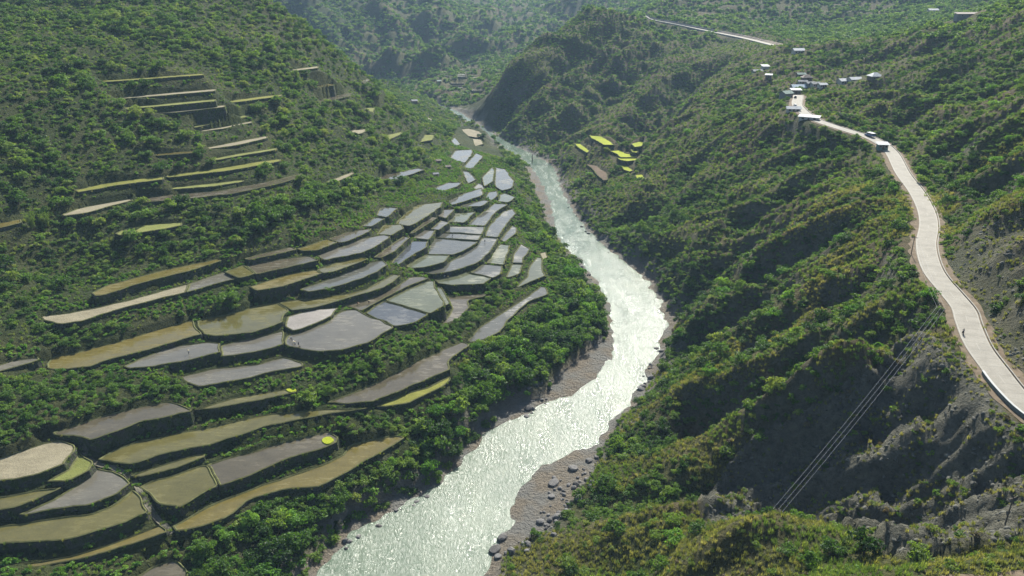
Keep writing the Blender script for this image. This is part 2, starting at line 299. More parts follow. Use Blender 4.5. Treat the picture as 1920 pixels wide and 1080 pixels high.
# ------------------------------------------------------------------ paddies: surface, level group, label, outline in the picture
PADDIES = [
# uppermost terraces on the left hillside
('yellow','','highest terrace strip on left hillside, yellow-green and straight',[(178,152),(240,148),(382,138),(383,141),(300,147),(200,154)]),
('tan','','dry tan terrace just below the yellow-green top strip',[(207,185),(333,173),(405,167),(405,171),(300,180),(213,187)]),
('grass','','narrow grassy ledge between the tan and grey-tan top terraces',[(228,201),(300,196),(405,186),(406,190),(300,200),(236,205)]),
('grass','','narrow grassy ledge just above the fourth tan strip',[(360,236),(430,222),(470,214),(471,218),(430,227),(364,240)]),
('grass','','narrow grassy ledge above the long ochre-green terrace',[(400,297),(450,288),(520,277),(521,281),(450,293),(404,301)]),
('grass','','narrow grassy ledge under the long ochre-green terrace',[(318,352),(400,344),(456,337),(458,341),(400,350),(322,356)]),
('tan','','grey-tan terrace, third strip from the top of left hillside',[(240,213),(327,207),(423,197),(423,201),(333,211),(247,216)]),
('tan','','tan terrace strip below the trees, fourth from hill top',[(363,247),(433,235),(473,227),(472,231),(417,242),(370,249)]),
('tan','','wide tan terrace with a lone bush at its left end',[(387,277),(433,268),(500,255),(503,259),(450,272),(393,280)]),
('ochre','','short ochre terrace left of the lone bush',[(289,289),(333,285),(365,283),(365,287),(293,293)]),
('yellow','','long ochre-green terrace in the middle of left hillside',[(310,330),(400,317),(493,302),(527,298),(527,303),(433,320),(313,334)]),
('yellow','','curved green terrace at the left end of the long ochre-green one',[(140,357),(200,343),(260,335),(308,332),(307,337),(233,346),(187,354),(147,361)]),
('yellow','','thin olive terrace right of the grey-tan upper strips',[(422,190),(500,180),(530,177),(527,181),(467,189),(427,194)]),
('tan','','small tan terrace near the right skyline of left hill',[(543,131),(597,124),(597,128),(553,133)]),
('ochre','','small yellow terrace under bare bank near left skyline',[(580,163),(627,156),(627,160),(587,166)]),
('brown','','brown terrace at the right end of left hillside',[(590,190),(640,177),(660,174),(655,181),(600,194)]),
('grey','','tiny blue-grey pond on the shoulder of left hill',[(677,153),(690,147),(694,150),(682,157)]),
('grass','','olive grass terrace on the shoulder right of left hillside',[(667,213),(687,202),(703,202),(700,212),(677,218)]),
('tan','','low tan terrace under the olive shoulder terrace',[(650,245),(693,241),(680,250),(660,254)]),
('tan','','slanting tan terrace below a wooded bank, left of bright pond',[(590,350),(640,330),(662,322),(665,326),(640,338),(600,351)]),
('brown','','long brown terrace curving under the ochre-green one',[(255,372),(330,364),(420,357),(468,347),(520,337),(565,325),(568,331),(520,346),(440,363),(330,376),(262,380)]),
('tan','','tan terrace at lower left of the long brown one',[(115,403),(150,390),(200,380),(245,372),(250,376),(215,385),(165,399),(120,406)]),
('ochre','','small ochre terrace cut by the left picture edge',[(-30,424),(0,418),(38,411),(41,418),(0,428),(-30,434)]),
('grass','','pale green grass terrace alone among the trees',[(215,438),(240,428),(285,420),(340,417),(343,423),(300,431),(250,439),(222,442)]),
# long paddies in the upper left of the terraced field
('ochre','','top ochre paddy with pale rim under the wooded slope',[(173,550),(200,535),(293,510),(410,485),(417,489),(360,507),(260,532),(200,553),(180,556)]),
('tan','u1','long pale tan paddy below the pale-rimmed ochre one',[(73,593),(133,587),(200,573),(253,560),(353,532),(347,549),(287,563),(213,583),(153,603),(110,608),(83,602)]),
('grey','u1','pale grey paddy right of the long tan one',[(353,532),(420,510),(447,522),(400,534),(348,549)]),
('olive','','small olive-grey paddy between two slanting bunds',[(421,510),(457,497),(480,513),(449,522)]),
('brown','','brown-olive paddy with curved tracks in its mud',[(460,497),(520,487),(577,480),(600,488),(533,503),(482,515)]),
('brown','','narrow brown paddy under the trees, above the tracked one',[(458,485),(493,475),(547,463),(557,468),(520,477),(467,488)]),
('ochre','','ochre paddy at the right end of the narrow brown one',[(557,467),(613,448),(634,455),(593,470),(567,471)]),
('brown','','pinkish paddy right of the ochre one below tree line',[(614,448),(650,435),(698,428),(692,435),(655,452),(636,456)]),
('grey','','grey paddy with brown left half, top of central cascade',[(590,478),(640,463),(680,447),(720,440),(732,444),(713,458),(680,475),(640,482),(610,488)]),
('ochre','u2','ochre paddy below the tracked brown one',[(467,538),(547,513),(592,506),(604,513),(533,537),(480,546)]),
('olive','u2','olive paddy tapering to the right of the ochre one',[(593,506),(640,490),(680,482),(692,485),(660,498),(625,510),(606,513)]),
('lilac','','blue-grey paddy with brown tail above the olive crescent',[(563,543),(600,530),(640,515),(690,493),(717,488),(727,496),(707,510),(667,527),(620,540),(580,548)]),
('olive','u3','large olive paddy beside the dark bush',[(367,602),(427,590),(480,573),(520,568),(545,583),(533,590),(530,605),(470,625),(400,630),(380,628)]),
('olive','u3','long olive crescent paddy above the mottled mud',[(523,568),(600,555),(640,553),(687,542),(720,523),(740,513),(752,517),(720,540),(673,553),(640,563),(590,577),(548,583)]),
('ochre','','largest ochre paddy, left centre, above grey paddies',[(85,682),(97,670),(147,660),(233,637),(287,620),(360,600),(377,627),(300,650),(213,673),(167,688),(100,695),(86,690)]),
('grey','','pale grey paddy with one worker under the large ochre one',[(230,688),(260,673),(320,650),(387,642),(412,644),(412,662),(347,677),(283,688),(240,692)]),
('grey','m1','grey paddy left of the workers, above a high dark wall',[(414,648),(480,632),(530,620),(533,646),(480,660),(414,670)]),
('mud','','mottled mud plot with pale streaks in centre left',[(533,613),(540,593),(587,580),(633,577),(622,592),(607,600),(567,617),(547,620)]),
('grey','m1','biggest grey paddy, centre, with a row of workers',[(534,646),(538,628),(567,620),(610,606),(625,592),(645,582),(662,580),(681,587),(740,613),(690,643),(645,656),(600,659),(565,657)]),
('grey','','pale grey paddy under the high dark wall',[(333,707),(393,693),(480,683),(530,670),(570,680),(565,687),(500,700),(430,717),(375,725),(350,718)]),
('grey','','olive-grey paddy at the left edge by the path junction',[(-30,694),(20,677),(70,670),(75,675),(40,686),(0,697),(-30,706)]),
# central cascade
('brown','','curved brown paddy with stooping workers above blue pair',[(645,573),(690,560),(720,548),(750,533),(767,520),(795,518),(803,523),(770,535),(720,560),(690,577),(676,584),(660,577)]),
('mint','c1','green-grey upper half of the large blue pair',[(721,563),(800,527),(812,527),(822,545),(832,565),(833,573),(804,588)]),
('blue','c1','slate-blue lower half of the large blue pair',[(684,587),(720,564),(803,589),(780,605),(741,613)]),
('mint','','thin sliver paddy curling round the blue pair',[(812,542),(827,536),(836,553),(844,569),(836,574),(826,556)]),
('brown','','hooked shiny paddy with brown top in a bushy hollow',[(837,557),(913,551),(907,557),(877,563),(880,577),(860,600),(822,611),(840,593),(847,580),(842,565)]),
('mint','c2','green-grey paddy with two workers above a double wall',[(813,525),(867,508),(880,512),(924,522),(907,532),(847,535),(823,532)]),
('lilac','c2','lilac paddy joined to the right of the double-wall one',[(882,511),(907,495),(943,498),(940,513),(926,522)]),
('lilac','','long bright lilac paddy with white streaks and a worker',[(793,512),(840,493),(870,473),(900,450),(907,445),(933,447),(927,463),(897,493),(853,508),(813,515)]),
('mint','','upright green-grey paddy right of the streaked lilac one',[(912,493),(930,463),(938,457),(957,460),(950,483),(945,497)]),
('lilac','c3','bright silver paddy near the river trees',[(960,493),(962,477),(977,457),(995,467),(983,483),(980,494)]),
('mint','c3','green paddy below the bright silver one',[(948,520),(960,495),(980,496),(975,513),(955,521)]),
('mint','','rightmost green paddy at the edge of the river trees',[(962,543),(987,520),(993,497),(1007,482),(1017,483),(1017,503),(1022,517),(993,530)]),
('tan','','small pale dry plot by the river trees',[(1012,475),(1023,472),(1028,482),(1017,488)]),
('lilac','','long violet-grey paddy strip beside the river woods',[(873,642),(903,610),(940,587),(993,553),(1013,537),(1023,538),(1030,551),(993,565),(953,600),(937,623),(884,647)]),
('brown','','broad brown mud paddy continuing the violet strip',[(612,755),(640,745),(700,720),(783,677),(827,657),(868,640),(883,647),(850,668),(838,680),(846,692),(810,708),(773,723),(703,753),(650,757)]),
('yellow','','yellow-green grass strip below the broad brown paddy',[(705,763),(753,740),(800,727),(843,706),(847,712),(830,725),(800,740),(767,756),(730,763)]),
('lilac','c4','top strip of the triple silver paddy',[(827,435),(840,424),(910,425),(904,440)]),
('lilac','c4','middle strip of the triple silver paddy',[(815,446),(825,436),(904,441),(897,451)]),
('lilac','c4','large bottom plot of the triple silver paddy',[(797,473),(814,447),(896,453),(873,470),(847,478),(800,477)]),
('mint','','grey-green paddy just under the triple silver paddy',[(760,500),(797,477),(843,479),(833,492),(790,503),(765,503)]),
('blue','','blue-grey paddy left of the triple silver paddy',[(732,493),(773,452),(803,452),(800,463),(767,483),(747,497)]),
('brown','','brownish slanting paddy left of the blue-grey one',[(700,483),(727,463),(757,443),(770,445),(740,472),(713,484)]),
('grey','c5','small grey paddy above the blue-grey one',[(773,447),(790,431),(817,432),(805,450)]),
('grey','c5','small grey paddy stepping up right of its twin',[(807,430),(827,413),(843,417),(823,432)]),
('brown','','narrow brown paddy beside the olive spoon-shaped one',[(767,438),(787,423),(807,407),(822,408),(800,422),(774,438)]),
('olive','','spoon-shaped olive paddy at the top of the cascade',[(740,420),(773,390),(787,383),(830,378),(827,388),(800,407),(767,425)]),
('olive','','small olive-green paddy left of the brown slanting one',[(707,440),(720,422),(753,420),(758,428),(733,442)]),
('lilac','','small lilac paddy at upper left end of cascade',[(677,425),(703,407),(723,410),(697,425)]),
('lilac','','lilac paddy just above its small lilac neighbour',[(705,404),(712,391),(722,388),(747,390),(726,408)]),
('brown','','small brown paddy inside the upper cascade bend',[(817,405),(830,393),(853,392),(837,410)]),
('mint','','green-grey paddy above the triple silver strips',[(840,417),(853,400),(893,397),(870,418)]),
('lilac','','long lilac paddy rising to the far right of cascade',[(873,422),(917,390),(927,381),(953,383),(930,397),(910,424)]),
('lilac','','big bright lilac paddy along the river side of cascade',[(908,443),(917,423),(943,397),(960,391),(968,400),(953,417),(933,446)]),
('lilac','','small sparkling paddy at the edge of the river woods',[(937,450),(960,423),(970,427),(968,437),(947,454)]),
('lilac','','wide lilac paddy above the spoon-shaped olive one',[(837,378),(870,363),(903,352),(907,365),(873,378),(847,385)]),
('lilac','','narrow lilac paddy under the wide lilac one',[(850,389),(907,375),(918,377),(903,387)]),
('mint','','greenish paddy at the top right of cascade',[(933,378),(937,365),(947,362),(968,370),(953,380)]),
('lilac','','small lilac paddy left of the greenish top one',[(908,373),(917,360),(932,358),(933,367),(923,376)]),
# the far end of the field
('lilac','','narrow silver paddy far up the field',[(800,358),(840,342),(867,342),(857,350),(827,360)]),
('grey','','small grey paddy between silver paddies far up the field',[(880,360),(897,343),(907,348),(908,358)]),
('mint','','greenish upright paddy beside the big far silver one',[(903,333),(923,313),(928,320),(925,340),(907,350)]),
('lilac','','big silver triangular paddy at the far river side',[(929,314),(947,317),(965,340),(960,353),(940,358),(927,347)]),
('lilac','','bright bent paddy left of the far greenish one',[(867,320),(880,322),(893,337),(877,345),(870,330)]),
('grey','','broad grey paddy at far end near the dry fields',[(842,298),(853,282),(885,280),(887,287),(873,305),(860,305)]),
('lilac','','bright silver paddy right of the broad far grey one',[(867,315),(893,287),(907,293),(887,315),(877,320)]),
('grey','','tiny pond paddy beside the dry fields',[(845,263),(853,257),(864,270),(853,276)]),
('tan','','small dry ochre field beside the far river bend',[(885,260),(903,262),(907,270),(890,275)]),
('tan','','pale sandy field at the far river bend',[(862,243),(880,241),(900,247),(905,253),(897,259),(877,255)]),
('grey','','bright pond paddy among bushes right of left hill',[(752,283),(768,267),(792,272),(783,282),(763,284)]),
('grass','','olive slanting terrace above the bright pond paddy',[(693,270),(727,253),(753,247),(757,250),(723,265),(700,271)]),
('grass','','small grassy plot right of the bright pond paddy',[(787,267),(797,252),(815,253),(810,263)]),
('brown','','long brown paddy in the bushes above the cascade',[(702,343),(720,327),(753,322),(783,315),(797,318),(773,327),(740,338),(713,346)]),
('tan','','tiny tan plot on the far bushy slope',[(797,232),(803,220),(810,223),(807,231)]),
# lower left
('brown','','brown muddy paddy with silver tip, lower left',[(100,810),(140,798),(180,783),(260,763),(310,753),(337,757),(362,770),(327,780),(267,790),(200,817),(170,827),(140,820),(103,817)]),
('olive','','narrow olive paddy leading to a bright seedling bed',[(362,769),(433,747),(533,730),(558,735),(480,752),(400,767)]),
('olive','','very long olive paddy above two brown strips, lower left',[(182,862),(207,848),(260,827),(320,815),(433,792),(500,777),(600,768),(690,766),(600,780),(500,800),(400,833),(300,853),(253,872),(213,867)]),
('olive','','thin olive strip with a grassy end, lower left',[(243,893),(300,873),(360,855),(385,851),(384,857),(333,877),(267,895)]),
('olive','e1','olive paddy joined to the purple-brown one',[(262,913),(287,902),(388,870),(412,911),(367,933),(337,952),(300,945),(270,923)]),
('brown','e1','purple-brown paddy with a bright seedling bed',[(389,870),(500,838),(617,808),(635,820),(630,832),(533,863),(467,892),(414,911)]),
('ochre','','long ochre-brown paddy nearest the river, lower left',[(325,987),(367,960),(413,940),(500,907),(600,873),(645,853),(655,833),(700,823),(737,817),(763,819),(690,863),(640,892),(600,912),(533,917),(467,938),(433,967),(387,987),(333,998)]),
('tan','','pale dry field with rounded end at left edge',[(-60,866),(-30,864),(33,848),(83,830),(113,827),(137,837),(138,848),(120,872),(67,892),(20,900),(-40,908),(-60,908)]),
('grass','','small grassy ledge hugging the pale dry field',[(87,903),(130,880),(147,850),(177,867),(167,883),(127,903)]),
('olive','','olive paddy cut by left edge, below pale dry field',[(-60,938),(0,932),(67,920),(117,915),(67,937),(27,953),(-40,965),(-60,966)]),
('grey','','smooth grey paddy at lower left beside the stone channel',[(37,965),(100,937),(147,907),(177,878),(213,883),(247,905),(217,927),(167,948),(100,955),(53,966)]),
('olive','','big olive-green paddy at lower left beside the stone channel',[(-60,998),(37,982),(100,972),(167,965),(207,950),(252,917),(280,960),(233,980),(167,1002),(100,1017),(33,1018),(-60,1024)]),
('ochre','','thin ochre strip along the bottom left corner',[(-50,1066),(80,1053),(133,1043),(200,1023),(300,985),(317,997),(253,1020),(167,1045),(80,1063),(-50,1078)]),
('brown','','brown paddy cut by the bottom edge',[(240,1090),(283,1063),(323,1048),(337,1053),(353,1070),(350,1100),(250,1105)]),
# far valley terraces
('brown','','brown topmost plot of the far valley terraces',[(858,130),(887,124),(905,127),(903,130),(867,133)]),
('grey','','long grey plot in the far valley terraces',[(860,134),(908,130),(907,134),(867,137)]),
('grey','','grey plot at the left of the far valley terraces',[(853,140),(867,137.5),(877,142),(875,145),(855,144)]),
('tan','','pale strip in the middle of the far valley terraces',[(877,146),(900,144),(900,147),(880,148)]),
('brown','','brown plot above the far river cliff',[(842,154),(867,153),(871,157),(847,157)]),
('grey','','grey strip above the far river cliff',[(847,158.5),(870,158.5),(870,161),(848,161)]),
('grey','','small silver plot above the far river cliff',[(852,163),(868,162.5),(868,165),(855,165.5)]),
('grey','','grey plot right of the silver ones above far cliff',[(880,166),(905,167),(906,171),(885,170.5)]),
('ochre','','ochre plot on the lip of the far river cliff',[(878,174),(897,173),(905,177),(903,180),(882,179)]),
('grey','','small grey plot left of the far valley terraces',[(830,141),(846,141),(843,144)]),
('grey','','narrow grey plot high in the far valley',[(890,97),(928,98),(928,100),(892,100)]),
# neon fields across the river
('neon','','largest lime-green field across the river, longest of them',[(1106,255),(1112,256),(1127,257),(1142,264),(1149,270),(1131,270),(1122,265),(1111,260)]),
('neon','','lime-green field with pale top, leftmost across the river',[(1080,271),(1088,271),(1097,276),(1104,281),(1100,285),(1090,280),(1081,274)]),
('neon','','lime-green field with tan corner at upper right across the river',[(1184,270),(1199,266),(1207,267),(1204,273),(1191,275)]),
('neon','','small oval lime-green field below the tan-cornered one',[(1183,280),(1192,279),(1197,282.5),(1194,286),(1185,285)]),
('neon','','stepped lime-green field in the middle across the river',[(1146,284),(1165,283),(1172,288),(1192,290),(1192,294),(1164,294),(1156,288)]),
('neon','','lime-green field with grey left end across the river',[(1159,296.5),(1192,295.5),(1193,300),(1177,302),(1164,300)]),
('neon','','slanting lime-green field below the grey-ended one',[(1164,311),(1175,311),(1186,319),(1180,321),(1170,318)]),
('neon','','lowest lime-green field across the river',[(1192,329),(1204,328),(1211,336),(1209,340),(1194,336)]),
('earth','','bare brown patch left of the lime-green fields',[(1099,307),(1120,311),(1127,317),(1139,324),(1140,337),(1132,339),(1120,329),(1110,316)]),
]
# seedling beds standing in the paddies
BEDS = [('bright lime seedling bed at the end of narrow olive paddy',[(533,730.5),(554,728),(557,734.5),(543,737)]),
        ('bright lime seedling bed in the purple-brown paddy corner',[(602,824),(617,818),(629,825.5),(617,835),(605,832)])]

for i_, (c_, g_, l_, pts_) in enumerate(PADDIES):
    if c_ == 'neon':
        q_ = np.array(pts_, float); m_ = q_.mean(0); PADDIES[i_] = (c_, g_, l_, [tuple(r_) for r_ in m_+(q_-m_)*np.array([1.12, 1.25])])
# ------------------------------------------------------------------ shape of the valley
RIV_L = [(600,1080),(650,1010),(690,975),(760,945),(830,905),(880,850),(920,805),(985,772),(1015,760),(1041,752),(1106,720),(1143,677),(1150,645),(1147,600),(1140,560),(1105,505),(1060,460),(1040,437),(1040,410),(1030,375),(1012,335),(985,300),(955,283),(935,268),(905,248),(868,222),(838,203)]
RIV_R = [(905,1080),(962,1000),(957,945),(990,893),(1040,858),(1118,838),(1132,800),(1182,755),(1204,720),(1232,660),(1252,615),(1240,570),(1210,520),(1150,473),(1105,438),(1066,385),(1048,342),(1040,312),(1000,290),(968,275),(925,252),(885,226),(852,204)]
CTRL = []
def c(px, py, z): CTRL.append(at_z(px, py, z))
def f(px, py, F): CTRL.append(at_F(px, py, F))
def wd(x, y, z): CTRL.append((x, y, z))
for p in RIV_L: c(p[0], p[1], 0.6)
for p in RIV_R: c(p[0], p[1], 0.6)
# left bank and terraced field
def lev(z): return z-0.22*max(0, z-10) if z < 47 else z-8.1*max(0.0, 1-(z-47)/60)
for p in [(300,990,13),(300,740,27),(300,560,40.5),(90,690,35),(370,620,34.5),(550,640,32.5),(100,1000,19),(60,870,27),(30,1060,15),(250,870,20.5),
          (640,850,11),(750,822,8.5),(640,760,18.5),(800,700,16),(850,665,15.5),(1020,548,14.5),(1010,500,17.5),(960,500,20.5),(900,470,26),(850,440,30.5),(800,500,27.5),
          (760,590,26),(700,510,36),(700,440,40.5),(600,480,44),(550,470,46.5),(430,500,46.5),(300,520,46),(180,555,44),(60,600,42),(20,690,36),(20,780,31),(200,790,25.5),(480,750,22.5),
          (930,400,25.5),(850,380,33.5),(770,400,40),(720,390,43),(660,420,46),(930,335,21),(870,300,24),(820,345,35),(700,345,48),(760,320,40),
          (875,250,15),(850,265,20),(770,275,37),(800,235,30),(820,205,18),(770,195,33),(960,350,19),(965,400,18),(945,300,14),(915,265,9),
          (1060,600,8),(1080,660,5),(960,720,6),(860,800,6),(760,880,5),(640,940,5),(450,1000,7),(330,1070,8)]: c(p[0], p[1], lev(p[2]))
# left hillside
for p in [(300,470,50),(100,500,49),(500,420,53),(250,430,56),(60,420,61),(300,380,61),(520,345,59),(620,340,54),(150,360,66),(420,320,66),(300,310,70),(520,290,66),(50,300,78),(200,250,82),
          (360,240,80),(480,220,78),(300,200,89),(200,150,101),(380,140,98),(500,180,87),(50,180,98)]: c(p[0], p[1], lev(p[2]))
for p in [(690,270,52),(740,230,44),(620,270,58)]: c(*p)
for p in [(580,190,505),(650,175,560),(600,125,580),(560,100,555),(690,150,635),(640,105,635),(590,65,635),(545,30,635),(500,0,635),(715,170,660),(400,60,535),(300,60,505),(150,60,475),(0,60,445),(300,0,590),(100,0,550),(-150,0,500),(-200,200,320),(-200,500,235),(-250,800,175)]: f(*p)
wd(-340,690,185); wd(-420,820,210); wd(-260,760,115); wd(-350,470,138); wd(-330,350,130); wd(-270,250,104); wd(-230,150,75); wd(-240,60,65); wd(-500,400,220); wd(-650,820,280)
wd(-195,830,55); wd(-260,900,55); wd(-170,890,44); wd(-150,950,36); wd(-130,1010,16); wd(-300,1000,40); wd(-420,950,110)
# far valley and the mountains that close it
for p in [(870,150,1150),(900,175,1060),(830,142,1180),(890,128,1290),(910,98,1560),(760,168,1170),(700,170,1190)]: f(*p)
for p in [(800,155,1210),(740,150,1230),(660,60,1400),(560,0,1480),(760,70,1440),(700,0,1560),(850,60,1560),(860,110,1400),(820,0,1750),(930,60,1950),(930,0,2500),(1000,60,1750),(1050,0,1900),(1150,0,1750),(980,20,2100)]: f(*p)
wd(-600,1750,300); wd(-300,1950,290); wd(-100,2500,200); wd(0,3000,330); wd(400,2600,300); wd(300,2100,215); wd(800,2200,330); wd(-900,1300,300); wd(-1200,2200,380); wd(-700,3000,380); wd(900,3200,420); wd(1600,2400,420); wd(-1500,800,380); wd(-1200,0,300)
# the ridge beyond the river with the upper road on it
for p in [(1110,22,1020),(1060,45,985),(1000,85,940),(960,130,890),(900,215,805),(885,230,800),(1215,32,1080),(1160,25,1045),(1160,120,880),(1100,180,800),(1040,225,755),(980,205,780),(940,240,770),(1300,56,1060),(1400,72,985),(1250,120,870),(1180,220,720),(1090,250,700),(1060,120,890),(1010,160,830),(1235,62,1030),(1310,82,975),(1390,92,920)]: f(*p)
wd(60,1075,55); wd(20,1030,42); wd(-15,965,26); wd(-50,890,10); wd(115,1120,75); wd(110,1320,70); wd(30,1230,32); wd(220,1400,90); wd(-20,1080,20)
for p in [(1240,195,735),(1300,150,790),(1380,105,830),(1450,100,760)]: f(*p)
# village spur and the slope from the road to the river
for p in [(1490,200,73.5),(1420,140,76),(1400,190,66),(1300,230,46),(1250,255,37),(1150,290,21),(1100,265,24),(1200,330,18),(1110,330,12),(1090,370,9),(1300,330,33),(1400,300,46),(1400,370,38),(1500,300,55),(1580,290,63),(1560,400,54),(1450,450,38),(1300,450,24),(1190,430,12),(1640,420,60),(1690,420,63),
          (1255,500,19),(1200,465,11),(1290,570,20),(1350,550,24),(1500,500,40),(1620,500,53),(1690,540,58.5),(1400,640,25),(1300,700,19),(1540,600,42),(1650,600,52),(1260,750,13),(1210,790,8),(1330,780,18),(1180,830,6)]: c(*p)
# hill above the road
for p in [(1600,170,560),(1560,220,475),(1700,220,420),(1760,180,450),(1850,250,335),(1850,120,470),(1900,400,232),(1900,300,290),(1800,340,310),(1900,560,184),(1850,520,203),(1920,660,164),(1700,120,570),(1580,120,640),(1500,97,720),(1650,75,680),(1720,62,660),(1850,42,600),(1920,25,560),(1920,170,400)]: f(*p)
for p in [(1500,60,1080),(1700,30,1050),(1850,20,950),(1300,20,1230),(1400,0,1250),(1600,0,1220),(1750,0,1160),(1900,0,1000),(1250,0,1290)]: f(*p)
wd(350,750,95); wd(450,800,105); wd(255,935,76); wd(330,360,170); wd(260,240,130); wd(230,150,105); wd(500,500,220); wd(700,900,240); wd(480,1400,230); wd(900,1400,330); wd(250,60,110); wd(600,100,220); wd(1200,600,360)
# gully and spurs at the lower right
for p in [(1740,628,61.5),(1640,668,53),(1540,720,44.5),(1470,775,35),(1400,835,23),(1320,930,12),(1560,905,27),(1490,940,17),(1650,800,40.5),(1640,960,33),(1750,760,50),(1750,850,45),(1690,720,45.5),(1800,720,54),(1870,790,55.5),(1850,900,50),(1850,980,47),(1720,1000,37),
          (1500,1003,39),(1400,985,33),(1300,985,25),(1200,1000,15),(1100,1060,9),(1620,1020,45),(1700,1052,50),(1800,1055,55),(1880,1060,58),(1500,1070,47),(1250,1070,23),(1080,930,2.5),(1040,1000,3),(1130,880,4)]: c(*p)
for p in [(55,60,52),(80,60,62),(30,40,40),(0,0,30),(60,0,60),(-60,-20,12),(-110,70,0.6),(-60,112,0.6),(-40,95,0.6),(-170,30,0.6),(-120,110,14),(-170,100,28),(120,60,78),(0,70,20),(15,110,14)]: wd(*p)
# roads (centre lines, with heights)
ROAD = [(88,70,59.0),(80,84,59.2)]                                     # sweeps round outside the picture
ROAD_PX = [(1960,790,57.5),(1900,738,58.2),(1862,690,58.8),(1832,648,59.5),(1814,605,60.3),(1806,580,60.8),(1782,550,61.3),(1753,515,62),(1740,485,62.6),(1736,455,63.2),(1741,425,63.8),(1736,395,64.5),(1718,360,65.4),(1692,325,66.4),(1674,290,67.6),(1656,272,68.8),(1630,258,69.8),(1595,247,70.7),(1560,236,71.6),(1530,225,72.4),(1506,210,73.4),(1494,196,74.3),(1496,184,75.2),(1496,178,75.8)]
road_pts = [(58,87.6,56.3),(69,88.0,57.0),(84,89.0,58.0),(99,92.5,58.4),(112,104,58.2),(121,119,57.8)]+[at_z(*p) for p in ROAD_PX]
road_pts = smoothline(road_pts, 5)
FAR_PX = [(1208,28,1085),(1222,38,1080),(1262,46,1070),(1300,54,1060),(1345,63,1035),(1395,73,985),(1440,84,920),(1490,97,840)]
far_pts = smoothline([at_F(*p) for p in FAR_PX], 4)
for p in road_pts[::3]: wd(*p)
for p in far_pts[::3]: wd(*p)
CT = np.array(CTRL, float)
# drop near-duplicates
keep = []
for i in range(len(CT)):
    if all((CT[i, 0]-CT[j, 0])**2+(CT[i, 1]-CT[j, 1])**2 > 9.0 for j in keep): keep.append(i)
CT = CT[keep]
SOFT = 12.0
def fit(ct):
    n = len(ct); d2 = (ct[:, None, 0]-ct[None, :, 0])**2+(ct[:, None, 1]-ct[None, :, 1])**2
    A = np.zeros((n+3, n+3)); A[:n, :n] = -np.sqrt(d2+SOFT*SOFT)/100.0
    A[:n, :n] += np.eye(n)*0.004
    Pm = np.c_[np.ones(n), ct[:, 0]/1000, ct[:, 1]/1000]; A[:n, n:] = Pm; A[n:, :n] = Pm.T
    return np.linalg.solve(A, np.r_[ct[:, 2], 0, 0, 0])
RB = fit(CT)
def base(x, y):
    x = np.asarray(x, float).ravel(); y = np.asarray(y, float).ravel(); r = np.empty(len(x)); n = len(CT)
    for i in range(0, len(x), 20000):
        a = x[i:i+20000].astype(np.float32); b = y[i:i+20000].astype(np.float32)
        K = -np.sqrt((a[:, None]-CT[None, :, 0].astype(np.float32))**2+(b[:, None]-CT[None, :, 1].astype(np.float32))**2+SOFT*SOFT)/100.0
        r[i:i+20000] = K@RB[:n].astype(np.float32)+RB[n]+RB[n+1]*a/1000+RB[n+2]*b/1000
    return r
def hit(px, py):
    """first point of the smooth valley shape on the sight line of a picture point"""
    F = np.r_[np.arange(60, 500, 1.0), np.arange(500, 2600, 3.0)]
    dx = (px-960)/FPX; dv = -(py-540)/FPX; t = F/(CP+dv*SP); z = CAM_Z+(-SP+dv*CP)*t
    k = np.nonzero(z < base(dx*t, F))[0]
    k = k[0] if len(k) else len(F)-1
    return dx*t[k], F[k], z[k]

def roundpoly(pts):
    """round only the corners of an outline"""
    r = []; n = len(pts)
    for i in range(n):
        a = np.array(pts[i], float); b = np.array(pts[(i+1) % n], float); L = np.hypot(*(b-a)); k = 2 if L < 14 else 3 if L < 45 else 5
        ts = [0] + ([] if k == 2 and L < 6 else [0.18, 0.82] if k < 5 else [0.08, 0.5, 0.92])
        for t in ts: r.append(tuple(a+(b-a)*t))
    return chaikin(r, 1)
# paddies: each lies level where its middle meets the slope
PAD = []
for cls, grp, label, pts in PADDIES:
    a = np.array(pts, float); x, y = a[:, 0], a[:, 1]; x2, y2 = np.roll(x, -1), np.roll(y, -1); cr = x*y2-x2*y; A = cr.sum()/2
    cx = ((x+x2)*cr).sum()/(6*A); cy = ((y+y2)*cr).sum()/(6*A)
    PAD.append(dict(cls=cls, grp=grp, label=label, px=pts, z=hit(cx, cy)[2]))
